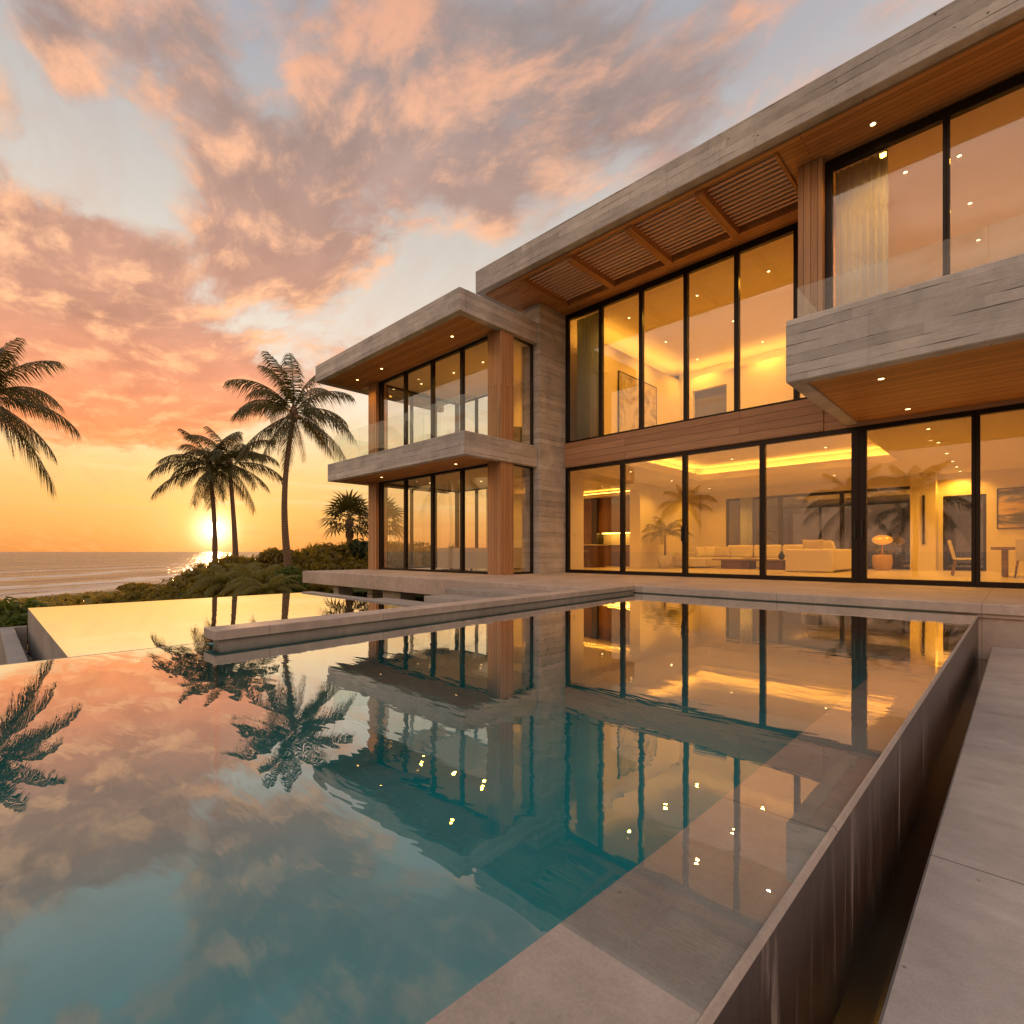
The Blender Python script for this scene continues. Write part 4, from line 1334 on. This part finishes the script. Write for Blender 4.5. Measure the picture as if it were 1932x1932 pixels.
def palm(label, base, top, bend, scale, seed, nf=24, group='coconut palms around the pool'):
    rng = random.Random(seed)
    base = Vector(base); top = Vector(top)
    p = thing('palm_tree', label, 'palm tree', base, 0, group)
    bm = bmesh.new()
    pts = []; rad = []
    H = (top - base).length
    for i in range(19):
        u = i / 18
        q = (top - base) * u + Vector(bend) * math.sin(math.pi * u)
        pts.append(q); rad.append((.105 + .095 * (1 - u) ** 2.2 + (.05 if u < .04 else 0)) * (.75 + .25 * scale))
    tube(bm, pts, rad, 14)
    part('trunk', bm, M_trunk, p, world=False)
    # crownshaft with fibre and a few nuts
    bm = bmesh.new()
    t0 = top - base
    lathe(bm, [(.10, t0.z - .25), (.19, t0.z - .05), (.20, t0.z + .12), (.09, t0.z + .40)], 12, (t0.x, t0.y))
    part('crownshaft', bm, M_trunk, p, world=False)
    for k in range(5):
        a = k * 1.26 + seed
        bm = bmesh.new()
        bmesh.ops.create_icosphere(bm, subdivisions=2, radius=.12, matrix=Matrix.Translation(t0 + Vector((math.cos(a) * .24, math.sin(a) * .24, -.12 - .06 * (k % 2)))))
        part('coconut', bm, M_wicker, p, smooth=True, world=False)
    ga = 2.399963
    for k in range(nf):
        c = int(k / nf * 10)
        o = bpy.data.objects.new('frond', FR[min(9, max(0, c))])
        COL.objects.link(o); o.parent = p
        o.location = t0 + Vector((0, 0, .12 - .12 * k / nf))
        s = scale * rng.uniform(.80, 1.10) * (.9 if c < 1 else 1.0)
        o.scale = (s, s * rng.choice((-1, 1)), s)
        o.rotation_euler = (0, 0, k * ga + seed + rng.uniform(-.35, .35))
    for k in range(3):
        o = bpy.data.objects.new('dead_frond', FR_D)
        COL.objects.link(o); o.parent = p
        o.location = t0 + Vector((0, 0, -.12))
        s = scale * rng.uniform(.55, .85)
        o.scale = (s, s, s)
        o.rotation_euler = (0, 0, seed * 1.7 + k * 2.2 + rng.uniform(-.3, .3))
    return p
palm('tall coconut palm with a full crown standing beside the pavilion corner', (-23.9, 9.9, -.9), (-24.0, 10.1, 7.0), (.0, -.35, 0), 1.0, 5, 22)
palm('shorter palm with the sun setting behind its trunk', (-33.26, 9.4, -1.1), (-33.4, 9.2, 5.5), (.1, .1, 0), .95, 2, 18)
palm('leaning middle palm between the sunlit trunk and the tall palm', (-32.35, 10.3, -.9), (-32.6, 10.0, 5.65), (.15, .0, 0), .96, 9, 19)
palm('palm at the left edge with only its drooping right fronds in view', (-26.2, -.4, -1.7), (-25.7, .1, 5.95), (.1, -.2, 0), .98, 13, 20)
# three palms across the garden: what the big panes mirror
palm('far palm across the garden mirrored in the second sliding door', (-23, -22, -1.2), (-23.2, -22.1, 5.2), (.2, .1, 0), .95, 31, 22, 'palms seen mirrored in the glass')
palm('near palm across the garden mirrored beside the sofa', (-6.3, -9.2, -1.2), (-6.9, -8.8, 3.4), (.2, .1, 0), .95, 17, 22, 'palms seen mirrored in the glass')
palm('low palm across the garden mirrored behind the brass lamp', (-4.4, -11.4, -1.2), (-4.3, -11.2, 3.6), (.1, -.1, 0), .95, 44, 22, 'palms seen mirrored in the glass')

# fan palms behind the terrace
def fan_leaf(name, rng, L=.72, petiole=.62):
    V = []; F = []
    n = 13
    for a, b in ((0, 1),):
        w = .012
        V += [Vector((0, -w, 0)), Vector((0, w, 0)), Vector((petiole, w, 0)), Vector((petiole, -w, 0))]
        F.append((0, 1, 2, 3))
    c = Vector((petiole, 0, 0))
    for k in range(n):
        an = R(-125 + 250 * k / (n - 1))
        d = Vector((math.cos(an), math.sin(an), 0))
        s = Vector((-d.y, d.x, 0))
        l = L * (.75 + .25 * math.cos(an)) * rng.uniform(.9, 1.1)
        b0 = len(V)
        V += [c, c + d * l * .55 + s * .045 + Vector((0, 0, .04)), c + d * l * .55 - s * .045 + Vector((0, 0, .04)), c + d * l + Vector((0, 0, -.16 * l - .04))]
        F += [(b0, b0 + 2, b0 + 3, b0 + 1)]
    me = bpy.data.meshes.new(name)
    me.from_pydata([tuple(v) for v in V], [], F)
    me.materials.append(M_frond)
    return me
FAN = [fan_leaf('fan_leaf', random.Random(s)) for s in range(3)]
def fan_palm(label, base, h, lean, scale, seed, n=30):
    rng = random.Random(seed)
    p = thing('fan_palm', label, 'palm tree', base, 0, 'fan palms behind the terrace')
    bm = bmesh.new()
    pts = [Vector((lean[0] * u * u, lean[1] * u * u, h * u)) for u in [i / 10 for i in range(11)]]
    tube(bm, pts, [.20 + .05 * math.sin(i * 2.2) for i in range(11)], 12)
    part('trunk', bm, M_trunk, p, world=False)
    for k in range(n):
        o = bpy.data.objects.new('fan_leaf', FAN[k % 3])
        COL.objects.link(o); o.parent = p
        o.location = pts[-1] + Vector((0, 0, -.15 + .25 * (1 - k / n)))
        el = R(85) - R(118) * (k / n) ** .9
        s = scale * rng.uniform(.85, 1.12)
        o.scale = (s, s, s)
        o.rotation_euler = (rng.uniform(-.5, .5), -el, k * 2.399963 + rng.uniform(-.2, .2))
    return p
fan_palm('bushy fan palm on a short trunk left of the pavilion post', (-26.6, 14.3, .2), 2.2, (-.25, .1), 1.35, 3)
fan_palm('fan palm half hidden behind the left pavilion post', (-27.0, 16.6, .3), 2.0, (.2, .0), 1.3, 8)

# leaf clumps
def leaves(V, F, c, rad, n, size, rng, flat=.75, tri=False):
    c = np.array(c)
    d = rng.normal(size=(n, 3)); d /= np.linalg.norm(d, axis=1)[:, None]
    r = rng.uniform(.45, 1.05, n) ** .7
    P = c + d * r[:, None] * np.array(rad)
    nrm = d + rng.normal(scale=.55, size=(n, 3)); nrm[:, 2] += .5
    nrm /= np.linalg.norm(nrm, axis=1)[:, None]
    t1 = np.cross(nrm, rng.normal(size=(n, 3))); t1 /= np.linalg.norm(t1, axis=1)[:, None]
    t2 = np.cross(nrm, t1)
    s = size * rng.uniform(.6, 1.25, n)
    for i in range(n):
        a = t1[i] * s[i]; b = t2[i] * s[i] * .42
        b0 = len(V)
        V.extend([P[i] - a, P[i] - a * .1 + b + nrm[i] * s[i] * .12, P[i] + a, P[i] - a * .1 - b + nrm[i] * s[i] * .12])
        F.append((b0, b0 + 1, b0 + 2, b0 + 3))
    # short shoots standing proud of the outline
def thicket():
    rng = np.random.default_rng(5)
    V = []; F = []
    cnt = 0
    for k in range(5200):
        x = rng.uniform(-48, -17.8); y = rng.uniform(1.0, 34)
        s = coast(x, y)
        # keep the strip beside the pools low and open
        ridge = sum(bh * math.exp(-((x - bx) ** 2 + (y - by) ** 2) / (br * br)) for bx, by, br, bh in BUMPS)
        prob = min(1, .10 + ridge * 1.0)
        if x > -18.6 and y > 7.4 and y < 14.4: continue
        if y < 14 and x > -23 and ridge < .25: prob = .14
        if s < 8: continue
        if rng.uniform() > prob: continue
        g = height(x, y)
        hh = (.18 + .55 * min(1, ridge)) * rng.uniform(.6, 1.15)
        r = rng.uniform(.35, .75) * (.6 + .5 * min(1, ridge))
        leaves(V, F, (x, y, g + hh * .55), (r, r, hh * .7), int(24 + 30 * min(1, ridge)), .20, rng)
        cnt += 1
        if cnt > 900: break
        if rng.uniform() < .16 + .30 * min(1, ridge):          # upright rosettes standing out of the mass
            for q in range(int(rng.integers(7, 13))):
                a = rng.uniform(0, 6.283); l = rng.uniform(.30, .60) * (.6 + .5 * min(1, ridge)); ln = rng.uniform(.25, .9)
                d = np.array((math.cos(a) * ln, math.sin(a) * ln, 1.0)); d /= np.linalg.norm(d)
                sd_ = np.array((-math.sin(a), math.cos(a), 0.0)) * rng.uniform(.035, .06)
                b = np.array((x, y, g + hh * .85)); mid = b + d * l * .5; tip = b + d * l + np.array((math.cos(a) * .10, math.sin(a) * .10, -.05))
                b0 = len(V)
                V.extend([b - sd_ * .5, b + sd_ * .5, mid + sd_, mid - sd_, tip])
                F.append((b0, b0 + 1, b0 + 2, b0 + 3)); F.append((b0 + 3, b0 + 2, b0 + 4))
    return pydata('thicket', V, F, M_leaf)
tag(thicket(), 'dense low coastal thicket covering the dune between palms and house', 'bushes', kind='stuff')
def low_scrub():
    rng = np.random.default_rng(8)
    V = []; F = []
    for k in range(420):
        x = rng.uniform(-62, -12.5); y = rng.uniform(-14, 12)
        s = coast(x, y)
        if s < 5 or (x > -11.5 and y > -1): continue
        g = height(x, y)
        r = rng.uniform(.3, .7)
        leaves(V, F, (x, y, g + .08), (r, r, .20), 26, .12, rng)
    # grass blades on the strip beyond the lower pool
    for k in range(5200):
        x = rng.uniform(-30, -11.2); y = rng.uniform(-4, 9)
        g = height(x, y); h = rng.uniform(.10, .28); a = rng.uniform(0, 6.28); l = rng.uniform(-.12, .12)
        b0 = len(V)
        V.extend([(x - .012 * math.cos(a), y - .012 * math.sin(a), g - .02), (x + .012 * math.cos(a), y + .012 * math.sin(a), g - .02), (x + l, y + l * .5, g + h)])
        F.append((b0, b0 + 1, b0 + 2))
    return pydata('ground_cover', V, F, M_leaf)
tag(low_scrub(), 'low scrub and grass on the slope between the lower pool and the beach', 'ground cover', kind='stuff')

def shrub(label, c, rad, n, size, mt, seed, name='shrub', group=None, cat='shrub'):
    rng = np.random.default_rng(seed)
    V = []; F = []
    p = thing(name, label, cat, (c[0], c[1], c[2] - rad[2]), 0, group)
    m = max(5, int(n / 160))
    for k in range(m):
        d = rng.normal(size=3); d /= np.linalg.norm(d); d[2] = abs(d[2]) * .9 - .15
        q = d * np.array(rad) * rng.uniform(.3, .75) + np.array((0, 0, rad[2]))
        f = rng.uniform(.35, .6)
        leaves(V, F, q, (rad[0] * f, rad[1] * f, rad[2] * f), int(n / m), size, rng)
    pydata('foliage', V, F, mt, p)
    bm = bmesh.new()
    for k in range(5):
        a = k * 1.3
        tube(bm, [(0, 0, -.05), (math.cos(a) * rad[0] * .3, math.sin(a) * rad[1] * .3, rad[2] * .7), (math.cos(a) * rad[0] * .55, math.sin(a) * rad[1] * .55, rad[2] * 1.3)], [.03, .022, .01], 6)
    part('stem', bm, M_trunk, p, world=False)
    return p
shrub('bright green leafy shrub at the left edge beyond the catch channel', (-12.6, .35, -.72), (1.15, .8, .62), 1500, .10, M_leaf_g, 2)
shrub('small green shrub below the catch channel at the left edge', (-8.6, -1.0, -1.0), (1.2, .8, .40), 900, .08, M_leaf_g, 6)
shrub('round yellow green bush beside the left end of the terrace', (-20.6, 8.6, -.55), (.75, .75, .75), 900, .09, M_leaf_g, 9)
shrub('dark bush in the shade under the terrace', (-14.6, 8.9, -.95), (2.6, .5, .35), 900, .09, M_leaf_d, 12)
for k in range(16):
    o = bpy.data.objects.new('frond', FR_F[1 + int(k / 16 * 6)])
    COL.objects.link(o); o.parent = PLANT_PP
    o.location = (0, -.03, 1.33)
    s_ = .30 + .03 * (k % 3)
    o.scale = (s_, s_, s_)
    o.rotation_euler = (0, 0, k * 2.4)
# low feathery palms on the dune
def feather_palm(label, base, scale, seed, n=20):
    rng = random.Random(seed)
    p = thing('feather_palm', label, 'plant', base, 0, 'low feathery palms on the dune')
    bm = bmesh.new(); tube(bm, [(0, 0, -.2), (0, 0, .25)], [.16, .12], 10); part('trunk', bm, M_trunk, p, world=False)
    for k in range(n):
        o = bpy.data.objects.new('frond', FR_F[1 + int(k / n * 5)])
        COL.objects.link(o); o.parent = p
        o.location = (0, 0, .2)
        s = scale * rng.uniform(.85, 1.1)
        o.scale = (s, s, s)
        o.rotation_euler = (0, 0, k * 2.4 + rng.uniform(-.2, .2))
    return p
feather_palm('large low feathery palm in front of the dune, below the tall palm', (-22.0, 8.1, -.95), .55, 3, 24)
feather_palm('smaller feathery palm beside the end of the terrace', (-19.8, 7.4, -1.1), .42, 6, 20)
feather_palm('feathery palm glowing in the sun left of the tall palm', (-25.0, 7.6, -1.0), .52, 8, 22)

M_leaf_y = leaf_mat('sunlit shrub leaf', (.12, .11, .02), (.42, .30, .07), 2.0, .6)  # sunlight on the shrubs put into a lighter, warmer leaf colour
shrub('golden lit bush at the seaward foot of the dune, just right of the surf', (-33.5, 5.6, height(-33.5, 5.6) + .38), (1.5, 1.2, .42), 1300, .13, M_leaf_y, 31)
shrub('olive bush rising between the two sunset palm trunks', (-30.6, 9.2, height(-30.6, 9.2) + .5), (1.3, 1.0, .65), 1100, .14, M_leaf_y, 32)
shrub('broad leafy bush on the dune top left of the tall palm trunk', (-27.2, 10.8, height(-27.2, 10.8) + .55), (1.5, 1.1, .65), 1300, .15, M_leaf, 33)
shrub('rounded bush on the dune crest between the tall palm and the fan palm', (-25.2, 12.6, height(-25.2, 12.6) + .5), (1.4, 1.0, .60), 1200, .15, M_leaf_y, 34)
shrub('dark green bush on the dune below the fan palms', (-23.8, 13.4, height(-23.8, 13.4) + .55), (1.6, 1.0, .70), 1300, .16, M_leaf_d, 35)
# garden behind the living room: wall and clipped hedge
tag(part('garden_wall', B(-12, 8, 28.0, 28.2, -1.2, 5.2), simple('dark garden wall', (.16, .145, .13), .9, 0, .15, 2, .2, .1)), 'dark rendered garden wall outside the rear living room windows', 'wall')
shrub('clipped dark hedge at the foot of the rear garden wall', (-5.5, 27.0, .2), (5.5, .6, .75), 2600, .12, M_leaf_d, 21, 'hedge', None, 'hedge')
